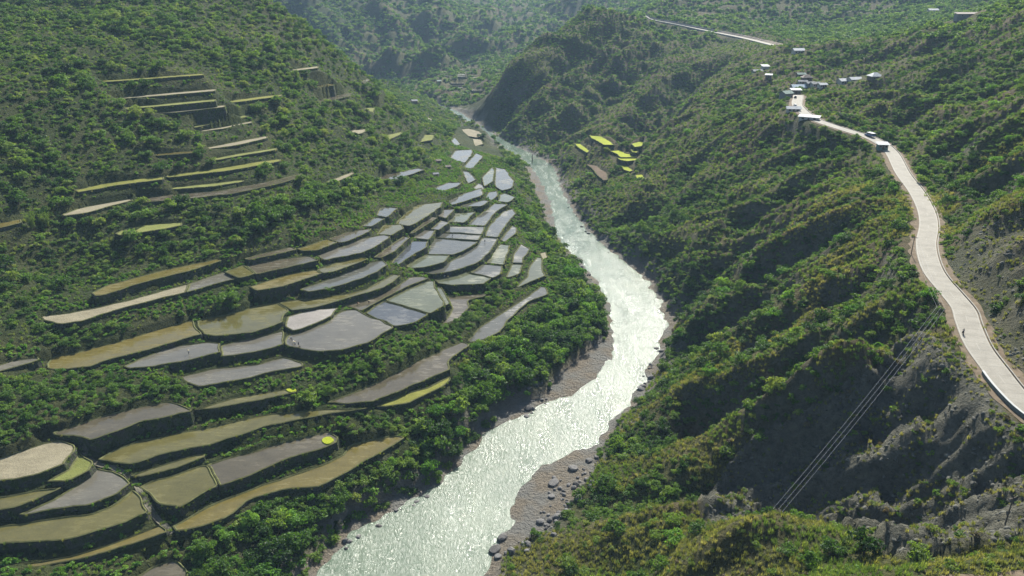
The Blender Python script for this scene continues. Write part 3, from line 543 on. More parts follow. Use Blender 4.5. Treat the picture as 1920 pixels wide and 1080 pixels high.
# neighbouring levels: the foot of an upper wall stands at the back edge of the paddy below it
keys = [p['grp'] or 'solo%d' % i for i, p in enumerate(PAD)]; uk = {k: i for i, k in enumerate(dict.fromkeys(keys))}
rows = []; rhs = []; wts = []
def tanb(y): return math.tan(PITCH+math.atan((y-540)/FPX))
for i, p in enumerate(PAD):
    r = np.zeros(len(uk)); r[uk[keys[i]]] = 1; rows.append(r); rhs.append(p['z']); wts.append(0.36)
for X in np.arange(4, 1240, 6.0):
    iv = []
    for i, p in enumerate(PAD):
        ys = []
        P = p['px']
        for a in range(len(P)):
            x1, y1 = P[a]; x2, y2 = P[(a+1) % len(P)]
            if (x1 > X) != (x2 > X): ys.append(y1+(y2-y1)*(X-x1)/(x2-x1))
        ys.sort()
        for a in range(0, len(ys)-1, 2): iv.append((ys[a], ys[a+1], i))
    iv.sort()
    for (t0, b0, i), (t1, b1, j) in zip(iv[:-1], iv[1:]):
        gap = t1-b0
        if keys[i] == keys[j] or gap < -1 or gap > 55 or b0 < 215: continue
        T1, T2 = tanb(b0), tanb(t1); r = np.zeros(len(uk)); F0 = (CAM_Z-PAD[i]['z'])/T1
        gm = gap*F0/FPX
        if gm > 9.0: continue
        bank = max(0.0, gm-4.6)/0.8; wt = 0.16*(1.0 if gm < 4.6 else 0.4)
        # z_low = H - (F_up - bank)*T2 ; F_up = (H - z_up)/T1
        # (the dark band under a wall is the wall and the shadow it casts on the level below)
        sh = 0.95/math.tan(SUN_EL) if gm < 4.6 else 0.4
        r[uk[keys[j]]] += 1+sh*T2; r[uk[keys[i]]] -= T2/T1+sh*T2
        rows.append(r); rhs.append(CAM_Z-CAM_Z*T2/T1+bank*T2-0.2); wts.append(wt)
Wt = np.array(wts); zsol = np.linalg.lstsq(np.array(rows)*Wt[:, None], np.array(rhs)*Wt, rcond=None)[0]
for i, p in enumerate(PAD): p['zb'] = p['z']; p['z'] = float(zsol[uk[keys[i]]])
for p in PAD:
    q = roundpoly(p['px'])
    w3 = np.array([at_z(a, b, p['z'])[:2] for a, b in q])
    ar = 0.5*np.sum(w3[:, 0]*np.roll(w3[:, 1], -1)-np.roll(w3[:, 0], -1)*w3[:, 1])
    if ar < 0: w3 = w3[::-1]
    d_ = np.r_[0, np.cumsum(np.linalg.norm(np.roll(w3, -1, 0)-w3, axis=1))]; st_ = max(1.6, min(3.0, d_[-1]/60)); nseg = max(14, int(d_[-1]/st_))
    uu = np.linspace(0, d_[-1], nseg, endpoint=False); cl_ = np.r_[w3, w3[:1]]; w3 = np.c_[np.interp(uu, d_, cl_[:, 0]), np.interp(uu, d_, cl_[:, 1])]
    am = min(0.55, 0.05*abs(ar)/d_[-1]*2)
    w3 = w3+am*np.c_[noise(w3[:, 0], w3[:, 1], 7, 77), noise(w3[:, 0], w3[:, 1], 7, 78)]*1.6
    p['w'] = w3; p['area'] = abs(ar); p['c'] = w3.mean(0)

# refit the slope through the settled paddies
okc = np.ones(len(CT), bool)
for p in PAD:
    lo = p['w'].min(0)-12; hi = p['w'].max(0)+12
    k = np.nonzero((CT[:, 0] > lo[0]) & (CT[:, 0] < hi[0]) & (CT[:, 1] > lo[1]) & (CT[:, 1] < hi[1]))[0]
    if len(k):
        d, _ = segdist(CT[k, 0], CT[k, 1], p['w'], True); i = inpoly(CT[k, 0], CT[k, 1], p['w']); okc[k[(i | (d < 9)) & (CT[k, 2] > 1)]] = False
extra = []
for p in PAD:
    ns = int(max(1, min(4, np.ptp(p['w'][:, 0])//22)))
    if ns == 1: extra.append((*p['c'], p['z']))
    else:
        for s_ in range(ns):
            xm = p['w'][:, 0].min()+np.ptp(p['w'][:, 0])*(s_+0.5)/ns; k = np.argsort(np.abs(p['w'][:, 0]-xm))[:6]
            extra.append((xm, p['w'][k, 1].mean(), p['z']))
CT = np.r_[CT[okc], np.array(extra)]
keep = []
for i in range(len(CT)):
    if all((CT[i, 0]-CT[j, 0])**2+(CT[i, 1]-CT[j, 1])**2 > 4.0 for j in keep): keep.append(i)
CT = CT[keep]; RB = fit(CT)
# ------------------------------------------------------------------ the terrain sheet
def spaced(segs):
    out = []
    for a, b, s in segs: out += list(np.arange(a, b-1e-6, s))
    return np.array(out)
def grow(a, b, s0, g):
    out = [a]; s = s0
    while out[-1] < b: out.append(out[-1]+s); s *= g
    return np.array(out)
XS = np.r_[-grow(300, 2600, 3, 1.05)[::-1], np.arange(-297, -200, 3), np.arange(-200, 60, 1.4), np.arange(60, 132, 1.1), np.arange(132, 230, 1.9), grow(232, 2600, 3, 1.035)]
YS = np.r_[-grow(0, 500, 8, 1.1)[:0:-1], np.arange(0, 90, 4), np.arange(90, 112, 1.4), np.arange(112, 192, 1.1), np.arange(192, 440, 1.4), np.arange(440, 700, 2.2), grow(702, 1000, 3, 1.004), grow(1004, 4200, 4.5, 1.018)]
XS = np.unique(np.round(XS, 3)); YS = np.unique(np.round(YS, 3))
GX, GY = np.meshgrid(XS, YS); SH = GX.shape
gx, gy = GX.ravel(), GY.ravel()
B0 = base(gx, gy)
riv_l = [at_z(a, b, 0)[:2] for a, b in RIV_L]; riv_r = [at_z(a, b, 0)[:2] for a, b in RIV_R]
riv_poly = [(-230,40),(-150,58),(-100,92)]+[tuple(p) for p in riv_l]+[(-150,1080),(-330,1120),(-335,1135),(-140,1100)]+[tuple(p) for p in riv_r[::-1]]+[(-30,112),(-90,55),(-160,15),(-230,0)]
riv_poly = chaikin(riv_poly, 2)
near_r = (gx > -360) & (gx < 140) & (gy > -30) & (gy < 1180)
sd = np.full(gx.shape, 999.0)
dr, _ = segdist(gx[near_r], gy[near_r], riv_poly, True)
ins = inpoly(gx[near_r], gy[near_r], riv_poly)
sd[near_r] = np.where(ins, -dr, dr)
sd_w = sd+noise(gx, gy, 9, 3)*2.2+noise(gx, gy, 3.5, 4)*0.9
rd, rpar = segdist(gx, gy, road_pts[::2]); rz = np.interp(rpar, np.arange(len(road_pts[::2])), road_pts[::2][:, 2])
fd, fpar = segdist(gx, gy, far_pts); fz = np.interp(fpar, np.arange(len(far_pts)), far_pts[:, 2])
pd = np.full(gx.shape, 999.0); pz = np.full(gx.shape, 1e9); pin = np.zeros(gx.shape, bool); pd2 = pd.copy(); lowz = np.full(gx.shape, 1e9); emb = np.full(gx.shape, -99.0)
for p in PAD:
    lo = p['w'].min(0)-14; hi = p['w'].max(0)+14
    k = np.nonzero((gx > lo[0]) & (gx < hi[0]) & (gy > lo[1]) & (gy < hi[1]))[0]
    if not len(k): continue
    d, _ = segdist(gx[k], gy[k], p['w'][::2], True); i = inpoly(gx[k], gy[k], p['w'])
    d = np.where(i, -d, d)
    pd2[k] = np.minimum(pd2[k], np.maximum(pd[k], d)); pd[k] = np.minimum(pd[k], d)
    lowz[k] = np.where(d < 6, np.minimum(lowz[k], p['z']), lowz[k])
    emb[k] = np.where(d > 0, np.maximum(emb[k], p['z']-1.0-0.8*np.maximum(d-0.3, 0)), emb[k])
    ii = k[i]; pin[ii] = True; pz[ii] = np.minimum(pz[ii], p['z'])
dist = np.hypot(gx, gy)
# ribs and gullies: run down the slopes, so they vary along the valley (y)
wx = gx+12*noise(gx, gy, 60, 21); wy = gy+10*noise(gx, gy, 55, 22)+0.18*gx
riverx = np.interp(gy, [0, 150, 215, 320, 420, 600, 750, 1000, 1200], [-60, -20, 25, 68, 55, 32, 0, -85, -300])
right = sstep(8, 45, gx-riverx)
farm = sstep(600, 950, gy)
RIB = (ridged(wx*0.35, wy, 34, 3, 31)-0.35)
RIBF = (ridged(wx*0.4, wy, 95, 4, 35)-0.35)
calm = sstep(2, 16, pd)*sstep(5, 22, rd)*sstep(3, 25, sd)*sstep(4, 20, fd)
leftfar = sstep(-40, -120, gx-riverx)*sstep(1000, 1150, gy)
h = B0+calm*(right*(1-farm)*RIB*9.0+(right*farm*10.0+leftfar*40.0)*RIBF+fbm(gx, gy, 26, 4, 41)*1.5+farm*fbm(gx, gy, 60, 3, 45)*2.5)
# the bare rock of the lower right is cut into sharp little ribs
ppx, ppy, pdep = project(gx, gy, np.maximum(B0, 0)); vis = pdep > 20
ROCKP = [(1300,960),(1380,860),(1500,765),(1560,735),(1700,650),(1780,648),(1830,700),(1880,780),(1990,870),(1990,1010),(1800,1030),(1690,1040),(1600,1005),(1500,985),(1330,975)]
CUTP = [(1768,470),(1830,425),(2000,360),(2000,480),(1860,560),(1800,520)]
CUT2P = [(1845,560),(2000,560),(2000,760),(1930,720),(1870,650)]
CLIFFP = [(890,225),(980,195),(1080,235),(1110,275),(1060,290),(1000,285),(930,255)]
rockm = (inpoly(ppx, ppy, ROCKP) & vis & (dist < 320)).astype(float)
cutm = ((inpoly(ppx, ppy, CUTP) | inpoly(ppx, ppy, CUT2P)) & vis & (dist < 400)).astype(float)
rq = gy+0.32*gx+2.5*noise(gx, gy, 14, 52); rr_ = gx
h += rockm*sstep(3, 12, rd)*(ridged(rr_*0.22, rq, 15, 4, 51)*8.5-3.4+ridged(gx+3*noise(gx, gy, 9, 54), gy, 6, 3, 57)*2.6)
h += cutm*sstep(4, 10, rd)*(ridged(gx, gy, 9, 3, 55)*1.6-0.5)
# single gullies (negative) and spurs (positive) that the picture shows
CARV = np.zeros(len(gx))
def carve(h, px_line, depth, hw, sharp=1.0):
    W3 = np.array([hit(a, b)[:2] for a, b in px_line]); W3 = smoothline(np.c_[W3, np.zeros(len(W3))], 5)[:, :2]
    lo = W3.min(0)-2*hw; hi = W3.max(0)+2*hw; k = np.nonzero((gx > lo[0]) & (gx < hi[0]) & (gy > lo[1]) & (gy < hi[1]))[0]
    d, par = segdist(gx[k], gy[k], W3); d = d+noise(gx[k], gy[k], hw*1.1, 101)*hw*0.35+noise(gx[k], gy[k], hw*0.4, 102)*hw*0.15
    t = par/(len(W3)-1); end = sstep(0, 0.22, t)*sstep(1.0, 0.9, t)*0.85+0.15
    CARV[k] += depth*end*np.clip(1-np.abs(d)/hw, 0, 1)
    h[k] += depth*end*np.clip(1-np.abs(d)/hw, 0, 1)**sharp*calm[k]
    return h
GULLY = [([(1500,505),(1400,560),(1300,620),(1252,655)],-12,13),([(1650,590),(1560,640),(1450,700),(1350,760),(1260,800)],-12,13),([(1480,400),(1380,460),(1290,530),(1245,560)],-11,15),
 ([(1560,330),(1450,380),(1330,440),(1200,500)],-11,16),([(1330,260),(1280,330),(1200,400),(1130,430)],-9,18),([(1740,170),(1670,215),(1620,243)],-16,22),([(1920,190),(1810,250),(1720,310)],-10,16),
 ([(1400,100),(1300,145),(1250,195),(1190,245),(1130,262)],-20,32),([(1300,70),(1130,190),(1020,275)],-14,24),([(1215,45),(1080,160),(965,240)],-14,22),([(1160,35),(1040,140),(950,215)],-10,18),([(1255,60),(1110,190)],-9,16),
 ([(1850,100),(1750,150),(1600,170)],-9,24),([(1900,60),(1700,100),(1540,125)],-8,24),([(1800,390),(1880,330),(1930,300)],-8,12),([(1600,420),(1500,460),(1400,520)],-7,10),([(1580,540),(1480,590),(1380,650)],-7,9),([(1690,470),(1620,520),(1540,560)],-6,9),
 ([(1700,665),(1640,740),(1600,800)],-6,8),([(1800,740),(1700,770),(1620,830)],-7,8),([(1900,830),(1760,860),(1640,920)],-7,8),
 ([(560,10),(640,70),(720,145)],30,70),([(690,10),(760,75),(830,140)],30,72),([(600,30),(670,100),(700,150)],-24,40),([(800,10),(850,65),(885,112)],30,72),([(740,20),(800,90),(850,125)],-30,40),([(1120,0),(1010,55),(945,105)],28,70),([(980,5),(930,45),(905,90)],28,70),([(1060,0),(990,40),(940,75)],-24,50)]
for ln, dp, hw in GULLY: h = carve(h, ln, dp*1.3, hw*1.05)
mq = 0.83*gx-0.55*gy+9*noise(gx, gy, 60, 58); ml = 0.55*gx+0.83*gy
mm = sstep(690, 740, gy)*sstep(1120, 1040, gy)*sstep(10, 60, gx-riverx)*sstep(420, 320, gx)
h += calm*mm*(ridged(ml*0.15, mq, 44, 2, 59)-0.3)*10.0
# roads are benched into the slope
def bench(h, d, z, hw, fill):
    t = sstep(hw, hw+fill, d); return (z-0.12)*(1-t)+h*t
h = bench(h, rd, rz, 5.2, 9.0); h = bench(h, fd, fz, 4.5, 8.0)
# river bed and shores
shore = np.where(sd_w < 0, np.maximum(-2.5, 0.22*sd_w), np.minimum(np.maximum(h, 0.5+0.02*sd_w), 0.05+0.12*sd_w+np.maximum(sd_w-3, 0)*1.3))
h = np.where(sd_w < 25, shore, np.maximum(h, 0.5))
# gravel bars
BARS = [[(1000,782),(1025,728),(1076,676),(1136,630),(1158,635),(1156,690),(1110,730),(1045,762)],[(950,1005),(955,940),(990,890),(1040,855),(1118,835),(1128,868),(1105,905),(1062,965),(1015,1015)],[(1040,388),(1062,380),(1105,430),(1160,478),(1110,445)],[(983,292),(1003,310),(1020,345),(1040,395),(1048,440),(1030,435),(1010,380),(990,330)],[(925,770),(1000,745),(1030,745),(1000,785),(940,800)],[(560,1085),(690,970),(770,938),(775,950),(700,985),(620,1085)]]
barm = np.zeros(len(gx), bool)
for b_ in BARS:
    Wb = chaikin([at_z(x_, y_, 0.4)[:2] for x_, y_ in b_], 2); lo = np.min(Wb, 0); hi = np.max(Wb, 0); k = np.nonzero((gx > lo[0]) & (gx < hi[0]) & (gy > lo[1]) & (gy < hi[1]))[0]
    barm[k[inpoly(gx[k], gy[k], Wb)]] = True
h = np.where(barm & (sd_w > 0), np.minimum(h, 0.08+0.06*sd_w+0.15*np.maximum(noise(gx, gy, 7, 65), 0)), h)
# grassy banks under the outer edges
h = np.where((pd > 0) & (pd < 12) & ((pd2 > 3.0) | (emb > 46)) & (sd_w > 4), np.maximum(h, emb), h)
h = np.where((pd > 0) & (pd < 3.5) & (pd2 < 4.5) & (lowz < 42), np.minimum(h, lowz+0.1), h)
# under the paddies the ground is cut level
h = np.where(pin, pz-1.1, h)
HG = h.reshape(SH)
def height(x, y):
    x = np.asarray(x, float); y = np.asarray(y, float)
    i = np.clip(np.searchsorted(XS, x)-1, 0, len(XS)-2); j = np.clip(np.searchsorted(YS, y)-1, 0, len(YS)-2)
    u = np.clip((x-XS[i])/(XS[i+1]-XS[i]), 0, 1); v = np.clip((y-YS[j])/(YS[j+1]-YS[j]), 0, 1)
    return (HG[j, i]*(1-u)+HG[j, i+1]*u)*(1-v)+(HG[j+1, i]*(1-u)+HG[j+1, i+1]*u)*v
def field(A, x, y):
    i = np.clip(np.searchsorted(XS, x), 0, len(XS)-1); j = np.clip(np.searchsorted(YS, y), 0, len(YS)-1)
    return A.reshape(SH)[j, i]
def ground_hit(px, py, F0=60.0):
    F = np.r_[np.arange(F0, 700, 0.5), np.arange(700, 2600, 2.0)]
    dx = (px-960)/FPX; dv = -(py-540)/FPX; t = F/(CP+dv*SP); z = CAM_Z+(-SP+dv*CP)*t
    k = np.nonzero(z < height(dx*t, F))[0]; k = k[0] if len(k) else len(F)-1
    return float(dx*t[k]), float(F[k]), float(height(dx*t[k], F[k]))
ny, nx = SH
idx = np.arange(nx*ny).reshape(SH)
Q = np.stack([idx[:-1, :-1], idx[:-1, 1:], idx[1:, 1:], idx[1:, :-1]], -1).reshape(-1, 4)
tm = np_mesh('terrain', np.c_[gx, gy, h], Q, M['terrain'], True)
BARL = [(985,772),(1030,715),(1140,630),(1160,640),(1150,700),(1060,760),(1000,790)]
zone = np.zeros((len(gx), 4), np.float32); zone[:, 3] = 1
shoreband = np.where(sd < 900, sstep(9.0, 3.0, sd_w+noise(gx, gy, 14, 61)*4), 0)
hx = np.gradient(HG, axis=1)/np.gradient(GX, axis=1); hy = np.gradient(HG, axis=0)/np.gradient(GY, axis=0)
steep = np.hypot(hx, hy).ravel()
zone[:, 0] = np.maximum(shoreband, barm)
zone[:, 1] = np.clip(right*(0.65+RIB*1.2)+0.25*sstep(-0.2, 0.3, noise(gx, gy, 30, 71)), 0, 1)
zone[:, 2] = np.clip(np.maximum(np.maximum(rockm, cutm*0.4), sstep(1.15, 1.6, steep)*0.7*(dist < 900)*right), 0, 1)
zone[:, 2] = np.maximum(zone[:, 2], np.where(sd < 900, sstep(20, 6, sd_w)*sstep(0.0, 0.35, noise(gx, gy, 16, 63)+0.15), 0))
ca = tm.color_attributes.new('zone', 'FLOAT_COLOR', 'POINT'); ca.data.foreach_set('color', zone.ravel())
tag(obj('hillside_terrain', tm), 'green mountain valley slopes on both sides of the river', None, None, 'structure')

# river surface
rp = np.array(riv_poly); xs = np.arange(-235, 110, 2.5); ys = np.arange(-5, 1150, 2.5); RX, RY = np.meshgrid(xs, ys)
rsd = np.interp(RX.ravel(), [0], [0])
d, _ = segdist(RX.ravel(), RY.ravel(), riv_poly, True); i = inpoly(RX.ravel(), RY.ravel(), riv_poly); keepv = (i | (d < 7)).reshape(RX.shape)
ri = np.arange(RX.size).reshape(RX.shape); Q = np.stack([ri[:-1, :-1], ri[:-1, 1:], ri[1:, 1:], ri[1:, :-1]], -1)
kq = keepv[:-1, :-1] & keepv[:-1, 1:] & keepv[1:, 1:] & keepv[1:, :-1]; Q = Q[kq]
used, inv = np.unique(Q, return_inverse=True); Q = inv.reshape(-1, 4)
RV = np.c_[RX.ravel()[used], RY.ravel()[used], np.zeros(len(used))]
RV[:, 2] = 0.10*noise(RV[:, 0], RV[:, 1], 6, 81)+0.05*noise(RV[:, 0], RV[:, 1], 3, 82)
tag(obj('river', np_mesh('river', RV, Q, M['water'], True)), 'glittering grey-green river winding through the valley', None, None, 'structure')
# ------------------------------------------------------------------ paddies as built things
def inset(P, d):
    """offset a closed counter-clockwise outline inwards (d>0)"""
    n = len(P); a = P-np.roll(P, 1, 0); b = np.roll(P, -1, 0)-P
    a /= np.linalg.norm(a, axis=1)[:, None]+1e-9; b /= np.linalg.norm(b, axis=1)[:, None]+1e-9
    t = a+b; t /= np.linalg.norm(t, axis=1)[:, None]+1e-9
    nrm = np.c_[-t[:, 1], t[:, 0]]
    return P+nrm*d
from mathutils.geometry import tessellate_polygon
def up_faces(V, T, mat):
    V = np.array(V); T2 = []
    for a, b, c_ in T:
        cr = (V[b][0]-V[a][0])*(V[c_][1]-V[a][1])-(V[b][1]-V[a][1])*(V[c_][0]-V[a][0])
        T2.append((a, b, c_) if cr > 0 else (a, c_, b))
    return mesh('paddy_surface', V, T2, mat)
def ring(A, za, Bq, zb):
    n = len(A); V = [(p[0], p[1], za) for p in A]+[(p[0], p[1], zb) for p in Bq]
    Fq = [(i, (i+1) % n, n+(i+1) % n, n+i) for i in range(n)]; return V, Fq
CATN = {'tan': 'field', 'grass': 'grass ledge', 'yellow': 'terrace', 'neon': 'rice field', 'mud': 'mud plot', 'earth': 'bare plot'}
def build_paddy(p):
    z = p['z']; W = p['w']; wid = 2*p['area']/np.sum(np.linalg.norm(W-np.roll(W, 1, 0), axis=1))
    bw = min(0.75, 0.22*wid); c0 = p['c']
    name = 'rice_paddy' if p['cls'] not in ('tan', 'grass', 'yellow', 'mud', 'earth') else {'tan': 'dry_field', 'grass': 'grass_ledge', 'yellow': 'terrace_field', 'mud': 'mud_plot', 'earth': 'bare_plot'}[p['cls']]
    e = empty(name, (c0[0], c0[1], z-3.0)); tag(e, p['label'], CATN.get(p['cls'], 'rice paddy'), 'terraced paddies')
    o = np.array([c0[0], c0[1]])
    R0 = W-o; n = len(R0)
    jit = 0.12*np.array([random.uniform(-1, 1) for _ in range(n)])
    R1 = inset(R0, bw*0.45); R2 = inset(R0, bw); zz = 3.0
    V, Fq = ring(R0, zz+0.12, R1, zz+0.28); v2, f2 = ring(R1, zz+0.28, R2, zz-0.05)
    V = [(a, b, cc+jit[i % n]*0.5) for i, (a, b, cc) in enumerate(V)]
    base_i = len(V); v2 = [(a, b, cc+(jit[i % n]*0.5 if i < n else 0)) for i, (a, b, cc) in enumerate(v2)]
    V += v2; Fq += [tuple(k+base_i for k in q) for q in f2]
    obj('bund', mesh('bund', V, Fq, M['bund'], True), e)
    S = inset(R0, bw*0.8)
    S = R0
    tri = tessellate_polygon([[Vector((a, b, 0)) for a, b in S]])
    top = up_faces([(a, b, zz) for a, b in S], tri, M['p_'+p['cls']])
    nm = {'tan': 'dry_soil', 'grass': 'grass_cover', 'yellow': 'young_crop', 'neon': 'rice_crop', 'mud': 'mud_surface', 'earth': 'bare_soil'}.get(p['cls'], 'flooded_mud')
    obj(nm, top, e)
    # retaining wall: leans out a little, in four uneven courses
    depth = 9.0; V = []; Fq = []; K = 5
    for k in range(K):
        t = k/(K-1); Rk = inset(R0, -0.10-0.9*t)
        for i in range(n):
            jx = 0.14*random.uniform(-1, 1) if k else 0
            V.append((Rk[i, 0]+jx, Rk[i, 1]+0.14*random.uniform(-1, 1)*(k > 0), zz+0.13+jit[i]*0.5-depth*t))
    for k in range(K-1):
        for i in range(n): Fq.append((k*n+i, (k+1)*n+i, (k+1)*n+(i+1) % n, k*n+(i+1) % n))
    obj('retaining_wall', mesh('retaining_wall', V, Fq, M['wall'], False), e)
    return e
for p in PAD: p['obj'] = build_paddy(p)
def pad_at(px, py):
    """the paddy level under a picture point"""
    best = None
    for p in PAD:
        if inpoly(np.array([px]), np.array([py]), p['px'])[0] and (best is None or p['z'] > best): best = p['z']
    return best
# ------------------------------------------------------------------ roads
def concrete_mat():
    m, n, out = new_mat('road_concrete')
    f1 = tex(n, 0.25, 6, 0.7); f2 = tex(n, 3.0, 4, 0.7)
    c = ramp(n, f1, [(0.3, (0.16, 0.15, 0.122)), (0.52, (0.24, 0.226, 0.188)), (0.75, (0.295, 0.28, 0.235))])
    c = mixc(n, 0.35, c, ramp(n, f2, [(0.3, (0.15, 0.14, 0.115)), (0.7, (0.34, 0.325, 0.28))]))
    principled(n, out, c, 0.85, 0.25, bump(n, f2, 0.2, 0.05)); return m
M['concrete'] = concrete_mat()
M['joint'] = simple('joint_tar', (0.17, 0.16, 0.135), 0.9, 0.2, 2.0)
M['paint'] = simple('road_paint', (0.29, 0.28, 0.24), 0.8, 0.12, 1.5)
M['dirt'] = simple('road_dirt', (0.14, 0.11, 0.075), 0.95, 0.3, 0.6, 0.1, 0.4)
def frame(pts):
    P = np.array(pts); t = np.gradient(P[:, :2], axis=0); t /= np.linalg.norm(t, axis=1)[:, None]; return P, t, np.c_[-t[:, 1], t[:, 0]]
def ribbon(pts, a, b, dz, dzb=None, wob=0.0):
    P, t, nn = frame(pts); V = []; Fq = []
    for i in range(len(P)):
        w1 = wob*float(noise(P[i, 0], P[i, 1], 6, 91)); w2 = wob*float(noise(P[i, 0], P[i, 1], 5, 92))
        V.append((*(P[i, :2]+nn[i]*(a+w1)), P[i, 2]+dz)); V.append((*(P[i, :2]+nn[i]*(b+w2)), P[i, 2]+(dz if dzb is None else dzb)))
    for i in range(len(P)-1): Fq.append((2*i, 2*i+1, 2*i+3, 2*i+2))
    return V, Fq
def slab(pts, a, b, z0, z1):
    """kerb-like bar along a line: top, two sides and ends"""
    P, t, nn = frame(pts); V = []; Fq = []; n = len(P)
    for i in range(n):
        for (o, z) in ((a, z0), (a, z1), (b, z1), (b, z0)): V.append((*(P[i, :2]+nn[i]*o), P[i, 2]+z))
    for i in range(n-1):
        for k in range(3): Fq.append((4*i+k, 4*i+4+k, 4*i+5+k, 4*i+1+k))
    Fq += [(0, 1, 2, 3), (4*n-1, 4*n-2, 4*n-3, 4*n-4)]; return V, Fq
def facing_up(m):
    bm = bmesh.new(); bm.from_mesh(m); bmesh.ops.recalc_face_normals(bm, faces=bm.faces); bm.to_mesh(m); bm.free(); return m
def up(m):
    m.update()
    bm = bmesh.new(); bm.from_mesh(m)
    for q in bm.faces:
        if q.normal.z < 0: q.normal_flip()
    bm.to_mesh(m); bm.free(); return m
HW = 3.15
def resample(P, s):
    d = np.r_[0, np.cumsum(np.linalg.norm(np.diff(P[:, :2], axis=0), axis=1))]; u = np.arange(0, d[-1], s)
    return np.c_[np.interp(u, d, P[:, 0]), np.interp(u, d, P[:, 1]), np.interp(u, d, P[:, 2])]
RP = resample(road_pts, 2.0)
v, q = ribbon(RP, -5.6, 5.2, 0.0, None, 1.2)
road = tag(obj('valley_road', up(mesh('valley_road_verge', v, q, M['dirt']))), 'pale concrete road winding along the right hillside to the village', None, None, 'structure')
v, q = slab(RP, -HW, HW, -0.1, 0.16); obj('concrete_pavement', facing_up(mesh('concrete_pavement', v, q, M['concrete'])), road)
for a in (-HW+0.12, HW-0.42):
    v, q = ribbon(RP, a, a+0.18, 0.165); obj('edge_line', up(mesh('edge_line', v, q, M['paint'])), road)
v, q = slab(RP, -HW-0.62, -HW-0.30, -0.1, 0.34); obj('kerb', facing_up(mesh('kerb', v, q, M['concrete'])), road)
k = 0
while k < len(RP)-4:                                                  # slab joints and worn centre dashes
    sub = RP[k:k+2]
    if k % 8 == 0:
        v, q = ribbon(RP[k:k+3], -0.07, 0.07, 0.166); obj('centre_dash', up(mesh('centre_dash', v, q, M['paint'])), road)
    P, t, nn = frame(RP[k:k+2]); a = P[0, :2]-nn[0]*HW*0.97; b = P[0, :2]+nn[0]*HW*0.97; dv_ = t[0]*0.06; zz = P[0, 2]+0.164
    obj('slab_joint', up(mesh('slab_joint', [(*(a-dv_), zz), (*(b-dv_), zz), (*(b+dv_), zz), (*(a+dv_), zz)], [(0, 1, 2, 3)], M['joint'])), road)
    k += 2
FP2 = resample(far_pts, 4.0)+np.array([0, 0, 1.2])
v, q = slab(FP2, -4.4, 3.6, -3.0, 0.15); ur = tag(obj('upper_road', facing_up(mesh('upper_road', v, q, M['concrete']))), 'thin pale road on the far ridge at top', None, None, 'structure')
v, q = ribbon(FP2, 3.0, 6.0, 0.0, 2.6, 0.8); obj('cut_bank', mesh('cut_bank', v, q, simple('cut_earth', (0.30, 0.25, 0.19), 0.95, 0.3, 0.4, 0.1, 0.4)), ur)
# ------------------------------------------------------------------ small built things
def boxmesh(bm, x0, x1, y0, y1, z0, z1):
    v = [bm.verts.new(p) for p in ((x0, y0, z0), (x1, y0, z0), (x1, y1, z0), (x0, y1, z0), (x0, y0, z1), (x1, y0, z1), (x1, y1, z1), (x0, y1, z1))]
    for q in ((0, 3, 2, 1), (4, 5, 6, 7), (0, 1, 5, 4), (1, 2, 6, 5), (2, 3, 7, 6), (3, 0, 4, 7)): bm.faces.new([v[i] for i in q])
def bmobj(name, fn, mat, parent=None, loc=(0, 0, 0), bevel=0.0, rz=0.0):
    bm = bmesh.new(); fn(bm)
    if bevel: bmesh.ops.bevel(bm, geom=bm.edges[:], offset=bevel, segments=2, affect='EDGES', profile=0.6)
    bmesh.ops.recalc_face_normals(bm, faces=bm.faces)
    m = bpy.data.meshes.new(name); bm.to_mesh(m); bm.free(); m.materials.append(mat); return obj(name, m, parent, loc, rz)
def cyl(bm, p, q, r0, r1, n=8):
    p = Vector(p); q = Vector(q); d = (q-p).normalized(); x = d.orthogonal().normalized(); y = d.cross(x)
    a = [bm.verts.new(p+r0*(x*math.cos(2*math.pi*k/n)+y*math.sin(2*math.pi*k/n))) for k in range(n)]
    b = [bm.verts.new(q+r1*(x*math.cos(2*math.pi*k/n)+y*math.sin(2*math.pi*k/n))) for k in range(n)]
    for k in range(n): bm.faces.new((a[k], a[(k+1) % n], b[(k+1) % n], b[k]))
    bm.faces.new(a[::-1]); bm.faces.new(b)
def roof_mat(name, c, rough=0.7):
    m, n, out = new_mat(name)
    tc = n.nodes.new('ShaderNodeTexCoord').outputs['Object']
    wv = N(n, 'ShaderNodeTexWave', wave_type='BANDS', bands_direction='X'); wv.inputs['Scale'].default_value = 3.0; n.links.new(tc, wv.inputs[0])
    f = tex(n, 0.6, 5, 0.7, co=tc); col = ramp(n, f, [(0.3, tuple(x*0.8 for x in c)), (0.7, c)])
    principled(n, out, col, rough, 0.2, bump(n, wv.outputs[1], 0.5, 0.08), 0.0); return m
M['roof_white'] = roof_mat('roof_white', (0.5, 0.52, 0.52)); M['roof_blue'] = roof_mat('roof_blue', (0.36, 0.45, 0.52)); M['roof_grey'] = roof_mat('roof_grey', (0.20, 0.21, 0.215))
M['roof_green'] = roof_mat('roof_green', (0.16, 0.24, 0.2)); M['roof_rust'] = roof_mat('roof_rust', (0.15, 0.12, 0.10))
M['plaster'] = simple('house_plaster', (0.42, 0.40, 0.36), 0.85, 0.2, 1.0); M['block'] = simple('house_block', (0.20, 0.20, 0.19), 0.9, 0.2, 1.0); M['board'] = simple('house_board', (0.13, 0.10, 0.075), 0.9, 0.25, 2.0)
M['pane'] = simple('dark_pane', (0.02, 0.025, 0.03), 0.15, 0.1, 1.0, 0.5); M['door'] = simple('door_wood', (0.10, 0.065, 0.04), 0.7, 0.2, 2.0)
